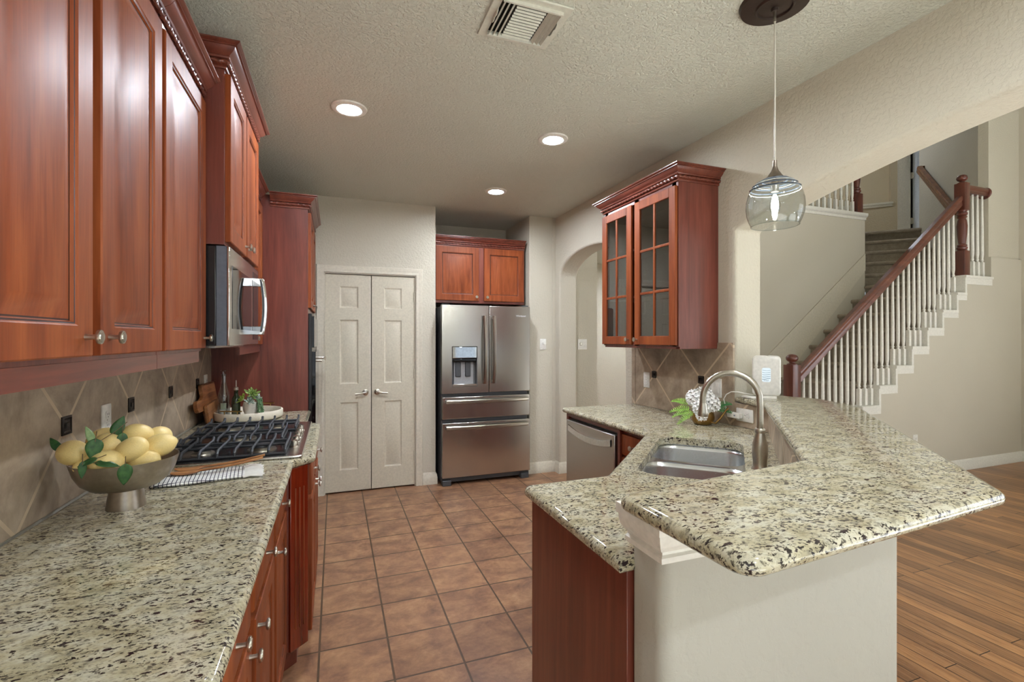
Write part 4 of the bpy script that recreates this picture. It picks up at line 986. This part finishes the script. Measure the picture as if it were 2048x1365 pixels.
gp0 = [(.037, .182), (.055, .176), (.072, .164), (.085, .148), (.095, .125), (.1015, .098), (.103, .070), (.100, .045), (.092, .020), (.085, .005), (.083, .0), (.081, .003), (.088, .022), (.096, .046), (.099, .070), (.0975, .097), (.091, .123), (.081, .146), (.069, .161), (.053, .173), (.037, .178)]
gp = gp0[:11]+[(.0855, .001), (.0850, .004)]
sh = MB().lathe(gp, T(px_, py_, 1.872), 48, cap0=False, cap1=False).build('glass_shade', M_smoke, c)
sp = MB()
for k, (r, z) in enumerate(((.048, .1785), (.063, .1705), (.0755, .160), (.086, .146))):
    sp.rings([[(px_+(r+q*cos(b))*cos(2*pi*a/48), py_+(r+q*cos(b))*sin(2*pi*a/48), 1.872+z+q*.7*sin(b)+.006*sin(2*pi*a/48+.8)*(k/4)) for b in (0, pi/2, pi, 3*pi/2)] for a in range(49) for q in (.0042,)], cap0=False, cap1=False)
sp.build('spiral_thread', plain('dark_glass_thread', srgb(62, 68, 78), .1), sh)
sp = MB()
for k, (r, z) in enumerate(((.069, .166), (.0895, .138))):
    sp.rings([[(px_+(r+.0018*cos(b))*cos(2*pi*a/48), py_+(r+.0018*cos(b))*sin(2*pi*a/48), 1.872+z+.0014*sin(b)+.006*sin(2*pi*a/48+.8)*(k/4)) for b in (0, pi/2, pi, 3*pi/2)] for a in range(49)], cap0=False, cap1=False)
sp.build('spiral_thread', plain('white_glass_thread', srgb(150, 152, 150), .1), sh)
MB().lathe([(0, 0), (.014, 0), (.015, .03), (.011, .045), (0, .045)], T(px_, py_, 2.005), 18).build('socket', M_nickel, c)
bl = MB().lathe([(0, 0), (.010, .003), (.017, .014), (.019, .03), (.016, .055), (.011, .08), (.011, .09), (0, .09)], T(px_, py_, 1.918), 20).build('bulb', M_clear, c)
MB().lathe([(0, 0), (.008, .003), (.013, .018), (.012, .035), (.006, .056), (0, .060)], T(px_, py_, 1.932), 12).build('filament', M_bulb, bl)

# ------------------------------------------------------------------ wall plates
def plate(label, o, n, w=.072, h=.117, kind='duplex', horiz=False, cat='outlet'):
    M = frame(o, n) @ (RY(pi/2) if horiz else Matrix.Identity(4))
    c = thing('wall_outlet' if cat == 'outlet' else 'light_switch', label, cat, tuple(o), 0, 'wall outlets' if cat == 'outlet' else 'light switches')
    rs = [[(x, y, z) for x, z in rrect(w-2*i, h-2*i, .004, 2)] for i, y in ((0, 0), (0, -.004), (.003, -.006))]
    MB().rings(rs, 0, M).build('cover_plate', M_plate, c)
    k = 2 if w > .1 else 1
    for q in range(k):
        ox = (q-(k-1)/2)*.048
        if kind == 'duplex':
            for sg in (-1, 1):
                r = MB().rings([[(ox+x, y, z+sg*.020) for x, z in rrect(.033, .028, .009, 3)] for y in (-.005, -.0085)], 0, M).build('receptacle', M_plate, c)
                for x in (-.006, .006): MB().box(ox+x-.001, ox+x+.001, -.0090, -.0084, sg*.020-.002, sg*.020+.006, 0, M).build('slot', M_slot, r)
                MB().lathe([(0, 0), (.0022, 0), (.0022, .0006), (0, .0006)], M @ T(ox, -.0084, sg*.020-.008) @ RX(pi/2), 10).build('slot', M_slot, r)
        elif kind == 'toggle':
            MB().box(ox-.006, ox+.006, -.016, -.005, -.002, .014, 0, M).build('toggle', M_plate, c, bevel=.002)
        elif kind == 'rocker':
            MB().rings([[(ox+x, y, z) for x, z in rrect(.033-2*i, .066-2*i, .003, 2)] for i, y in ((0, -.005), (0, -.008), (.003, -.0095))], 0, M).build('rocker', M_plate, c)
        elif kind == 'blank':
            MB().lathe([(0, 0), (.018, 0), (.018, .004), (.011, .006), (.011, .012), (0, .012)], M @ T(ox, -.006, .002) @ RX(pi/2), 20).build('dial', M_nickel, c)
    for z in (-h/2+.012, h/2-.012) if kind in ('toggle', 'rocker') else (0,):
        MB().lathe([(0, 0), (.003, 0), (.003, .0008), (0, .0008)], M @ T(0, -.006, z) @ RX(pi/2), 8).build('screw', M_nickel, c)
    return c
plate('white duplex outlet on brown splash tile behind the lemon bowl', (XL+.0115, 2.157, 1.136), PX)
plate('white outlet plate peeking above the wooden cutting board', (XL+.0115, 3.592, 1.143), PX)
plate('white duplex outlet on tile under the glass cabinet', (XR-.0115, 3.067, 1.122), MX)
plate('white double switch plate on tile behind the white flowers', (XR-.0115, 2.372, 1.129), MX, .118, .117, 'rocker', cat='light switch')
plate('white horizontal outlet with plug adapter below the bar top', (XR-.0115, 2.134, .990), MX, .075, .122, 'duplex', True)
plate('white toggle switch on the wall right of the refrigerator', (2.092, YD-.0005, 1.376), NY, kind='toggle', cat='light switch')
plate('white outlet low on the wall under the stair stringer', (5.62, YS+.0115, .385), NY)
c = thing('thermostat', 'white square control plate with round dial beyond the arch', 'thermostat', (2.645, 4.849, 1.372))
Mt = frame((2.645, 4.849, 1.372), NY)
MB().rings([[(x, y, z) for x, z in rrect(.115, .118, .004, 2)] for y in (0, -.006)], 0, Mt).build('cover_plate', M_plate, c)
MB().lathe([(0, 0), (.021, 0), (.021, .004), (.012, .006), (.012, .013), (0, .013)], Mt @ T(-.022, -.006, .004) @ RX(pi/2), 20).build('dial', M_nickel, c)
MB().box(.02, .038, -.009, -.006, -.035, -.012, 0, Mt).build('switch', M_plate, c)

# ------------------------------------------------------------------ things on the left counter
def leaf(mb, base, d, up, L, w, curl=.25, fold=.2, n=7, mi=0, tip=1.0):
    d = Vector(d).normalized(); up = Vector(up); s_ = d.cross(up).normalized(); u = s_.cross(d).normalized(); rows = []
    base = Vector(base)
    for k in range(n+1):
        t_ = k/n; ww = w/2*(sin(pi*min(1, t_**.8))**.75)*(1-.25*t_*tip) if 0 < t_ < 1 else .0008
        p = base+d*(L*t_)+u*(-curl*L*t_*t_)
        rows.append([p-s_*ww+u*fold*ww, p-s_*ww*.5+u*fold*ww*.35, p, p+s_*ww*.5+u*fold*ww*.35, p+s_*ww+u*fold*ww])
    m = len(rows[0]); vs = [q for r in rows for q in r]; fs = []
    for k in range(n):
        for i in range(m-1): fs.append((k*m+i, k*m+i+1, (k+1)*m+i+1, (k+1)*m+i))
    return mb.add(vs, fs, mi)
bc = Vector((-.602, 1.789, KZ))
M_bowl = plain('antiqued_pewter', srgb(172, 162, 150), .30, 1, bump=.05, bscale=90)
c = thing('fruit_bowl', 'pewter pedestal bowl full of lemons on the left counter', 'bowl', tuple(bc))
MB().lathe([(0, 0), (.050, 0), (.050, .003), (.0475, .02), (.0435, .05), (.0425, .060), (.0, .060)], T(*bc), 40).build('pedestal', M_bowl, c)
MB().lathe([(0, .060), (.06, .060), (.088, .068), (.110, .086), (.124, .112), (.1335, .146), (.135, .151), (.132, .151), (.1305, .146), (.121, .114), (.106, .090), (.085, .073), (.06, .066), (0, .066)], T(*bc), 56).build('dish', M_bowl, c)
M_lemon = plain('lemon_peel', srgb(238, 212, 142), .42, bump=.12, bscale=420)
def lemon_fn(p):
    z = p.z; k = 1.0
    if z > .82: k = max(.0, 1-(z-.82)*1.3)
    zz = z*(1.0+.10*max(0, z-.82)/.18)
    return Vector((p.x*k, p.y*k, zz))
LM_ = [((-.706, 1.722, 1.107), (-.6, .7, .02), 'lemon lying at the left end of the bowl'), ((-.640, 1.768, 1.114), (-.6, .75, .25), 'large lemon behind the round green leaf'), ((-.676, 1.832, 1.120), (.6, .8, .3), 'lemon at back left, mostly hidden by other lemons'),
       ((-.570, 1.736, 1.102), (-.80, .10, -.50), 'big tilted lemon at the centre front of the heap'), ((-.583, 1.822, 1.130), (-.8, -.3, .30), 'topmost lemon behind the centre one'), ((-.540, 1.860, 1.112), (.3, .9, .1), 'round looking lemon at the back right'),
       ((-.515, 1.785, 1.100), (.85, .35, .22), 'lemon with a nipple tip at the right rim'), ((-.620, 1.703, 1.076), (-.9, -.3, .1), 'lemon low in the bowl under the leaf sprig'), ((-.665, 1.73, 1.066), (-.5, -.8, .0), 'lemon low at the left under the leaves'), ((-.545, 1.750, 1.064), (-.9, .2, .0), 'lemon low at the right under the tilted one')]
lem0 = None
for p, ax, lb in LM_:
    if lem0 is None:
        lem0 = MB().ball((0, 0, 0), .0355, .0355, .0445, 24, 18, fn=lemon_fn).build('lemon', M_lemon, None, smooth=80, world=True); o = lem0
    else: o = lem0.copy(); C.objects.link(o)
    o.location = p; o.rotation_euler = Vector(ax).to_track_quat('Z', 'Y').to_euler()
    tag(o, 'yellow '+lb, 'lemon', 'lemons in the pewter bowl')
def leafmat(name, a, b):
    t = NT(name, a, .38, spec=.4); n = t.noise(t.coords(), 60, 3); t.color(t.ramp(n, [(.3, a), (.7, b)])); return t.m
M_leaf = leafmat('lemon_leaf', srgb(38, 74, 42), srgb(70, 112, 58)); M_leaf2 = leafmat('pale_leaf_back', srgb(120, 150, 96), srgb(150, 174, 118)); M_twig = plain('twig', srgb(104, 82, 54), .7)
LF = [((-.668, 1.745, 1.125), (-.25, .0, 1), (.8, -.6, .3), .055, .026, M_leaf2), ((-.640, 1.690, 1.150), (-.05, -.25, -1), (.6, -.9, .2), .060, .046, M_leaf), ((-.628, 1.772, 1.140), (.30, .10, .75), (.3, -.9, .3), .062, .038, M_leaf), ((-.603, 1.765, 1.150), (.05, -.3, -1), (.5, -.8, .3), .050, .030, M_leaf), ((-.632, 1.662, 1.086), (1, .12, -.22), (.1, -.6, .8), .058, .026, M_leaf), ((-.558, 1.652, 1.080), (-.02, -.05, -1), (.5, -.9, .1), .062, .040, M_leaf), ((-.735, 1.725, 1.112), (-.5, .2, .75), (.5, -.8, .2), .050, .024, M_leaf), ((-.655, 1.652, 1.095), (.02, -.1, -1), (.6, -.8, .1), .048, .022, M_leaf), ((-.622, 1.655, 1.100), (-.9, -.1, -.35), (.3, -.7, .6), .050, .020, M_leaf)]
for i, grp in enumerate(((0, 1, 7, 8, 4), (2, 3), (5,), (6,))):
    lb = ['green leaf sprig draped over the left lemons', 'pair of dark leaves with twigs standing behind the middle lemons', 'single green leaf hanging over the front rim of the bowl', 'small dark leaf at the far left edge of the bowl'][i]
    b0 = Vector(LF[grp[0]][0]); c = thing('leaf_sprig', lb, 'leaf', tuple(b0), 0, None)
    tw = MB()
    for g in grp:
        p, d, u, L, w, m = LF[g]; leaf(MB(), p, d, u, L, w, .12, .12, 9).build('leaf', m, c, solid=.0006, smooth=80)
        q = Vector(p); tw.tube([q-Vector(d).normalized()*.02, q, q+Vector(d).normalized()*.01], .0011, 5)
    if i == 1: tw.tube([(-.64, 1.70, 1.135), (-.61, 1.74, 1.16), (-.59, 1.76, 1.182)], .0011, 5)
    tw.build('twig', M_twig, c)

# folded towel with wooden servers
def towelmat():
    t = NT('grid_towel_cloth', (.85, .85, .83, 1), .9, spec=.1); v = t.coords()
    br = t.new('ShaderNodeTexBrick', Scale=1.0); br.offset = 0
    for k, x in (('Mortar Size', .0013), ('Mortar Smooth', .1), ('Brick Width', .0125), ('Row Height', .0125), ('Bias', 0)): br.inputs[k].default_value = x
    t.link(v, br.inputs['Vector']); t.color(t.mix(br.outputs['Fac'], srgb(232, 231, 227), srgb(44, 46, 60))); t.bump(t.noise(v, 300, 3), .2, .001); return t.m
M_cloth = plain('white_fringe_cloth', srgb(230, 229, 225), .9)
Mt = T(-.42, 2.068, KZ) @ RZ(.13)
c = thing('kitchen_towel', 'white towel with a dark grid folded beside the cooktop', 'towel', (-.42, 2.068, KZ), .13)
rs = []
for k in range(15):
    t_ = k/14; x = -.175+.27*t_; zz = .001+.002*sin(9*t_)
    hw = .082 + .006*sin(5*t_); th = .015-.004*t_
    rs.append([(x, -hw, .001), (x, -hw-.006, .004+th*.3), (x, -hw, th), (x, -hw*.4, th+zz), (x, hw*.4, th+zz), (x, hw, th), (x, hw+.006, .004+th*.3), (x, hw, .001)])
rs = [[(-.190, y*.86, .001+z*.5) for x, y, z in rs[0]]]+rs
MB().rings(rs).build('folded_cloth', towelmat(), c, local=True, smooth=70)
fr = MB()
for k in range(15):
    x = .095+.065*k/14
for i in range(34):
    y = -.084+.168*i/33; L = .055+.012*random.random()
    fr.tube([(.092, y, .006), (.115, y, .009+.003*random.random()), (.095+L, y+.004*(random.random()-.5), .003+.004*random.random())], .0035, 5)
fr.build('fringe', M_cloth, c, local=True)
M_olive = woodmat('olive_wood', srgb(90, 54, 28), srgb(166, 112, 64), srgb(216, 168, 112), 'X', .4, .2, .2, 3.0)
for j, (dy, a, lb) in enumerate(((-.012, .16, 'wooden salad server nearest the camera on the grid towel'), (.040, .10, 'wooden salad server lying farther back on the grid towel'))):
    c = tag(MB().build, None, None) if False else None
    Ms = T(-.43, 2.095+dy, KZ+.019) @ RZ(a); mb = MB(); rs = []
    for k in range(17):
        t_ = k/16; x = -.135+.30*t_
        w = .029*sqrt(max(0, 1-((t_-.16)/.17)**2)) if t_ < .30 else 0
        w = max(w, .0085+.003*t_ if t_ > .02 else .003); z = .006*(t_-.2)**2*6-.004*sin(pi*min(1, t_/.3)) + .006
        rs.append([(x, w*cos(b), z+.0045*sin(b)) for b in [2*pi*i/10 for i in range(10)]])
    o = mb.rings(rs, 0, Ms).build('salad_server', M_olive, None, smooth=60); tag(o, lb, 'salad server', 'wooden salad servers on the towel')

# cutting boards leaning on the splash tile
M_board = woodmat('acacia_board', srgb(62, 32, 15), srgb(140, 84, 44), srgb(188, 132, 80), 'Y', .42, .2, .2, 2.2)
def board(poly, th, Mx): 
    mb = MB().prism(poly, 0, th, M=Mx); return mb
# local x -> +Y, local y -> z, thickness -> +X, leaning
def leanM(x, y, z, a): 
    m = Matrix(((0, 0, 1, x), (1, 0, 0, y), (0, 1, 0, z), (0, 0, 0, 1))); return m @ RX(-a) if False else Matrix.Translation((x, y, z)) @ RY(-a) @ Matrix(((0, 0, 1, 0), (1, 0, 0, 0), (0, 1, 0, 0), (0, 0, 0, 1)))
pad = rounded([(0, 0), (.32, 0), (.32, .235), (0, .235), (0, .165), (-.06, .15), (-.175, .155), (-.175, .085), (-.06, .085), (0, .07)], [.01, .02, .02, .02, .02, .02, .035, .035, .02, .02], 5)
o = board(pad, .02, leanM(-.738, 3.36, KZ+.001, .17)).build('cutting_board', M_board, None, bevel=.003); tag(o, 'dark acacia paddle cutting board leaning on the splash tile', 'cutting board')
o = board(rounded([(0, 0), (.30, 0), (.30, .125), (0, .115)], .012, 4), .018, leanM(-.716, 3.30, KZ+.001, .15)).build('cutting_board', woodmat('lighter_board', srgb(110, 66, 34), srgb(156, 102, 58), srgb(190, 140, 90), 'Y', .42, .2, .2, 1.4), None, bevel=.003); tag(o, 'small low wooden board in front of the paddle board', 'cutting board')

# round tray with bottles and succulent pot
TC = (-.525, 3.50)
c = thing('tray', 'round off-white stone tray with brass handles behind the cooktop', 'tray', (*TC, KZ))
M_tray = plain('off_white_stone', srgb(214, 206, 188), .6, bump=.1, bscale=120); M_brass = plain('aged_brass', srgb(166, 134, 82), .32, 1)
MB().lathe([(0, .004), (.188, .004), (.196, .008), (.200, .016), (.200, .052), (.197, .056), (.190, .056), (.187, .052), (.187, .018), (0, .018)], T(*TC, KZ), 56).build('dish', M_tray, c)
MB().lathe([(0, 0), (.15, 0), (.15, .0045), (0, .0045)], T(*TC, KZ), 40).build('foot', M_tray, c)
for sg in (-1, 1):
    ax = Vector((.36, .93, 0))*sg; sd = Vector((-.93, .36, 0)); q = Vector((*TC, KZ+.055))+ax*.1935
    mb = MB()
    for s_ in (-.04, .04): mb.tube([q+sd*s_, q+sd*s_+Vector((0, 0, .018))], .0035, 8)
    mb.tube([q-sd*.066+Vector((0, 0, .019)), q+sd*.066+Vector((0, 0, .019))], .0042, 8); mb.build('handle', M_brass, c)
TZ = KZ+.0185
c = thing('glass_bottle', 'clear tall glass bottle with flat stopper on the tray', 'bottle', (-.668, 3.51, TZ))
MB().lathe([(0, 0), (.034, 0), (.0365, .004), (.0365, .10), (.036, .125), (.030, .155), (.018, .20), (.0135, .225), (.013, .262), (.0155, .264), (.0155, .272), (.0115, .272), (.0105, .225), (.015, .20), (.027, .155), (.033, .125), (.0335, .10), (.0335, .006), (0, .005)], T(-.668, 3.51, TZ), 32).build('glass', M_clear, c)
MB().lathe([(0, 0), (.0334, 0), (.0334, .098), (0, .098)], T(-.668, 3.51, TZ+.0055), 32).build('clear_liquid', thin_glass('pale_liquid', (.86, .88, .90, 1), .02, 1.33, .05), c)
MB().lathe([(0, 0), (.008, 0), (.0095, .02), (.017, .026), (.018, .030), (0, .030)], T(-.668, 3.51, TZ+.268), 20).build('stopper', M_clear, c)
mb = MB(); rs = []
for k in range(9):
    a = -1.9+.9*k/8; rs.append([(-.668+.0372*cos(a), 3.51+.0372*sin(a), TZ+z) for z in (.05, .09)])
mb.rings(rs, closed=False, cap0=False, cap1=False).build('label', plain('pale_green_label', srgb(150, 164, 146), .5), c)
c = thing('oil_bottle', 'small dark green oil bottle with steel pourer on the tray', 'bottle', (-.590, 3.455, TZ))
MB().lathe([(0, 0), (.0235, 0), (.025, .003), (.025, .105), (.021, .125), (.0125, .14), (.0115, .165), (.013, .167), (.013, .174), (0, .174)], T(-.590, 3.455, TZ), 26).build('glass', plain('dark_olive_glass', srgb(34, 44, 26), .08, spec=.7), c)
MB().lathe([(0, 0), (.0135, 0), (.0135, .016), (.006, .020), (.0035, .024), (.0028, .062), (0, .062)], T(-.590, 3.455, TZ+.172), 18).build('pourer', M_nickel, c)
mb = MB(); rs = []
for k in range(9):
    a = -2.1+1.2*k/8; rs.append([(-.590+.0256*cos(a), 3.455+.0256*sin(a), TZ+z) for z in (.025, .085)])
mb.rings(rs, closed=False, cap0=False, cap1=False).build('label', plain('dark_olive_label', srgb(52, 60, 40), .5), c)
P0 = Vector((-.505, 3.44, TZ))
c = thing('succulent_pot', 'white swirled pot of green succulents standing on the tray', 'potted plant', tuple(P0))
mb = MB(); rs = []
for r, z in ((.0, 0), (.030, 0), (.034, .004), (.038, .02), (.040, .045), (.041, .07), (.0425, .088), (.041, .095), (.036, .094), (.034, .08), (0, .078)):
    ring = []
    for k in range(40):
        a = 2*pi*k/40; rr = r*(1+.10*sin(3*a+70*z)*(1 if .01 < z < .09 and r > .03 else .3)+.05*sin(5*a-40*z))
        ring.append((P0.x+rr*cos(a), P0.y+rr*sin(a), P0.z+z))
    rs.append(ring)
mb.rings(rs).build('pot', plain('white_ceramic_swirl', srgb(216, 210, 200), .5), c, smooth=80)
def rosette(ct, R, n, m, tilt=(0, 0, 1), w=.42):
    mb = MB(); q = Vector(tilt).to_track_quat('Z', 'Y').to_matrix().to_4x4(); Mq = Matrix.Translation(ct) @ q
    for k in range(n):
        t_ = k/n; a = k*2.39996; L = R*(.35+.65*t_); el = 1.25-1.05*t_
        Ml = Mq @ RZ(a) @ RY(-el); rs = []
        for j in range(7):
            s_ = j/6; ww = L*w*sin(pi*(.08+.84*s_))**.7*(.6+.4*s_ if s_ < .7 else 1-.9*(s_-.7)); th = L*.12*(1-s_*.6)
            rs.append([(L*s_, ww*.5*cos(b), th*sin(b)+L*.10*s_*s_) for b in [2*pi*i/6 for i in range(6)]])
        mb.rings(rs, 0, Ml)
    return mb.build('succulent_rosette', m, c, smooth=60)
M_suc = leafmat('bright_succulent', srgb(90, 118, 52), srgb(142, 164, 84)); M_suc2 = leafmat('grey_succulent', srgb(120, 134, 120), srgb(160, 170, 158)); M_suc3 = leafmat('lime_succulent', srgb(120, 146, 44), srgb(168, 184, 76)); M_suc4 = leafmat('trailing_green', srgb(62, 92, 62), srgb(104, 134, 94))
rosette(P0+Vector((.006, .0, .140)), .058, 24, M_suc, (.2, -.7, .8)); rosette(P0+Vector((-.042, -.005, .114)), .046, 16, M_suc3, (-.6, -.4, .7), .5); rosette(P0+Vector((.0, -.030, .104)), .042, 20, M_suc2, (.1, -.9, .5)); rosette(P0+Vector((.034, .0, .114)), .042, 18, M_suc2, (.7, -.4, .6))
mb = MB()
for i in range(150):
    st = i % 10; t_ = random.random(); a = -.9+.16*st; rr = .040+.012*t_
    p = P0+Vector((rr*cos(a)+.012, rr*sin(a)-.004, .105-.105*t_+.01*random.random()))
    mb.ball(p+Vector((.012*random.random(), -.008*random.random(), 0)), .0048, .0048, .0075, 6, 5)
mb.build('trailing_leaves', M_suc4, c)

# ------------------------------------------------------------------ things by the sink
V0 = Vector((2.085, 2.315, KZ))
c = thing('flower_pot', 'round brass pot with white hydrangeas and green ferns', 'potted flowers', tuple(V0))
MB().lathe([(0, 0), (.040, 0), (.052, .006), (.063, .024), (.067, .045), (.063, .068), (.052, .088), (.046, .094), (.043, .094), (.044, .086), (0, .08)], T(*V0), 40).build('pot', M_brass, c)
ru = Vector((.63, -.77, 0)); fw_ = Vector((.77, .63, 0))
MB().tube([V0+ru*.05-fw_*.03+Vector((0, 0, .02)), V0+ru*.075-fw_*.03+Vector((0, 0, .016)), V0+ru*.10-fw_*.02+Vector((0, 0, .045)), V0+ru*.128+Vector((0, 0, .09)), V0+ru*.142+Vector((0, 0, .108))], [.004, .006, .0065, .0055, .005], 10).build('spout', M_brass, c)
M_pet = plain('white_petal', srgb(250, 248, 246), .7)
def hydrangea(ct, R, n):
    mb = MB()
    for k in range(n):
        z = 1-1.75*(k+.5)/n; a = k*2.39996; r_ = sqrt(max(0, 1-z*z)); nrm = Vector((r_*cos(a), r_*sin(a), z)); p = Vector(ct)+nrm*R*(1+.12*(random.random()-.5))
        q = nrm.to_track_quat('Z', 'Y').to_matrix().to_4x4(); Mf_ = Matrix.Translation(p) @ q @ RZ(random.random()*3)
        for j in range(4):
            Mj = Mf_ @ RZ(j*pi/2) @ RY(-.35-.3*random.random()); s_ = .0145
            mb.add([(0, 0, 0), (s_*.45, -s_*.48, .001), (s_*1.0, -s_*.30, .003), (s_*1.15, 0, .003), (s_*1.0, s_*.30, .003), (s_*.45, s_*.48, .001)], [(0, 1, 2, 3, 4, 5)], 0, Mj)
        mb.ball(p+nrm*.002, .0022, seg=6, nr=4)
    return mb.build('flower_head', M_pet, c, smooth=0, solid=.0005)
hydrangea(V0+Vector((-.035, .022, .155)), .046, 60); hydrangea(V0+Vector((.0, -.005, .165)), .050, 66); hydrangea(V0+Vector((.02, -.045, .125)), .044, 56); hydrangea(V0+Vector((-.045, -.038, .105)), .040, 50); hydrangea(V0+Vector((-.055, -.052, .062)), .024, 26)
def frond(p, d, L, m):
    mb = MB(); p = Vector(p); d = Vector(d).normalized(); s_ = d.cross(Vector((-.55, -.6, .6))).normalized(); up = s_.cross(d)
    pts = [p+d*L*k/12+Vector((0, 0, -.35*L*(k/12)**2)) for k in range(13)]
    mb.tube(pts, .0010, 5)
    for k in range(2, 13):
        w = .034*(1-.75*(k/12)**1.5)*(1 if k > 3 else .7)
        for sg in (-1, 1): leaf(mb, pts[k], s_*sg+d*.55, up, w, .0068, .10, .15, 4)
    return mb.build('fern_frond', m, c, smooth=60)
M_fern = leafmat('fern_light_green', srgb(116, 168, 50), srgb(160, 204, 86)); M_fern2 = leafmat('fern_dark_green', srgb(40, 104, 58), srgb(76, 140, 78))
frond(V0+Vector((-.05, .04, .11)), (-.62, .72, .55), .13, M_fern); frond(V0+Vector((-.05, .03, .09)), (-.70, .55, .15), .13, M_fern); frond(V0+Vector((-.055, .03, .08)), (-.62, .68, -.05), .11, M_fern); frond(V0+Vector((-.055, .0, .08)), (-.8, .40, -.35), .11, M_fern)
frond(V0+Vector((.05, -.03, .10)), (.55, -.55, .55), .12, M_fern2); frond(V0+Vector((.05, -.03, .09)), (.45, -.8, .25), .11, M_fern2)

# router, adapter and cable
rp_ = Vector((2.36, 2.105, BZ)); nr_ = Vector((-.76, -.65, 0)); Mr = frame(rp_, nr_)
c = thing('wifi_router', 'white upright wireless router with glowing panel on the bar top', 'router', tuple(rp_))
wr, hr_ = .147, .232
rs = [[(x, y, z) for x, z in rrect(wr-2*i, hr_-2*i, .024-i*.5, 6, 0, .014+hr_/2)] for i, y in ((.006, -.033), (.0, -.027), (0, .025), (.006, .032))]
MB().rings(rs, 0, Mr).build('body', M_plate, c)
MB().rings([[(x, y, z) for x, y in rrect(wr*.72-2*i, .07-2*i, .012, 4)] for i, z in ((0, 0), (0, .007), (.004, .013))], 0, Mr).build('stand', M_plate, c)
rs = [[(x, y, z) for x, z in rrect(.046-2*i, .082-2*i, .010, 4, 0, .135)] for i, y in ((0, -.0325), (.001, -.0338))]
win = MB().rings(rs, 0, Mr).build('light_panel', M_screen, c)
M_wave = plain('grey_wave_print', srgb(150, 176, 192), .4)
for k in range(5):
    z0 = .163-.0125*k; mb = MB(); r2 = []
    for j in range(9):
        t_ = j/8; x = -.021+.042*t_; z = z0-.0035*sin(pi*t_+.3*k); th = .0011+.0005*k*.4
        r2.append([(x, -.0345, z-th), (x, -.0337, z-th), (x, -.0337, z+th), (x, -.0345, z+th)])
    mb.rings(r2, 0, Mr).build('wave_stripe', M_wave, win)
text_part('printed_letters', 'AT&T', .0115, Mr @ T(0, -.0345, .102), plain('slate_lettering', srgb(92, 112, 126), .4), win, .0003)
c = thing('plug_adapter', 'white plug adapter in the horizontal outlet below bar top', 'adapter', (2.205, 2.18, .985))
MB().box(2.186, 2.219, 2.142, 2.232, .968, 1.002).build('body', M_plate, c, bevel=.006)
MB().box(2.1845, 2.1865, 2.166, 2.176, .982, .990).build('port', plain('blue_grey_port', srgb(120, 132, 150), .4), c)
P_ = [(2.20, 2.232, .985), (2.20, 2.242, .992), (2.19, 2.243, 1.03), (2.168, 2.235, 1.075), (2.168, 2.215, 1.105), (2.185, 2.195, 1.122), (2.215, 2.175, 1.122), (2.26, 2.16, 1.112), (2.32, 2.14, 1.102), (2.362, 2.140, 1.104)]
o = MB().tube(P_, .0028, 8).build('power_cable', M_plate, None); tag(o, 'thin white power cable looping from adapter up to the router', 'cable')
o = MB().slab(rrect(.045, .10, .008, 4, 2.255, 2.120), BZ+.0005, BZ+.012, r=.004).build('power_brick', M_plate, None); tag(o, 'small flat white box lying left of the router on bar end', 'box')

# unseen globe lamp, added behind the camera to brighten ceiling and kitchen
c = thing('added_chandelier', 'three globe lamp added over the breakfast nook for extra light', 'added_chandelier', (.5, -1.5, 1.9))
MB().tube([(.5, -1.5, 2.08), (.5, -1.5, ZC-.02)], .008, 10).lathe([(0, 0), (.06, 0), (.06, .02), (0, .02)], T(.5, -1.5, ZC-.02), 24).build('stem', M_nickel, c)
for k in range(3):
    a = 2*pi*k/3+.3; gx, gy = .5+.25*cos(a), -1.5+.25*sin(a)
    MB().tube([(.5, -1.5, 2.10), (.5+.14*cos(a), -1.5+.14*sin(a), 2.06), (gx, gy, 2.10)], .007, 8).build('arm', M_nickel, c)
    MB().ball((gx, gy, 2.20), .10, seg=24, nr=16).build('globe', M_globe, c)

o = MB().slab(rrect(2.7, 2.3, .02, 3, .72, -1.75), .0005, .012, r=.004).build('bounce_rug', plain('bounce_rug_cream', srgb(236, 232, 222), .95, bump=.3, bscale=300), None); tag(o, 'pale cream rug added on the nook floor to bounce sunlight up', 'rug')  # unseen rug added to throw sunlight up at the ceiling
o = MB().slab(rrect(4.2, 4.0, .02, 3, 5.0, -2.1), .0005, .012, r=.004).build('bounce_rug', bpy.data.materials['bounce_rug_cream'], None); tag(o, 'large pale cream rug added in the family room to bounce sunlight', 'rug')  # second unseen rug, added as a reflector for the sun
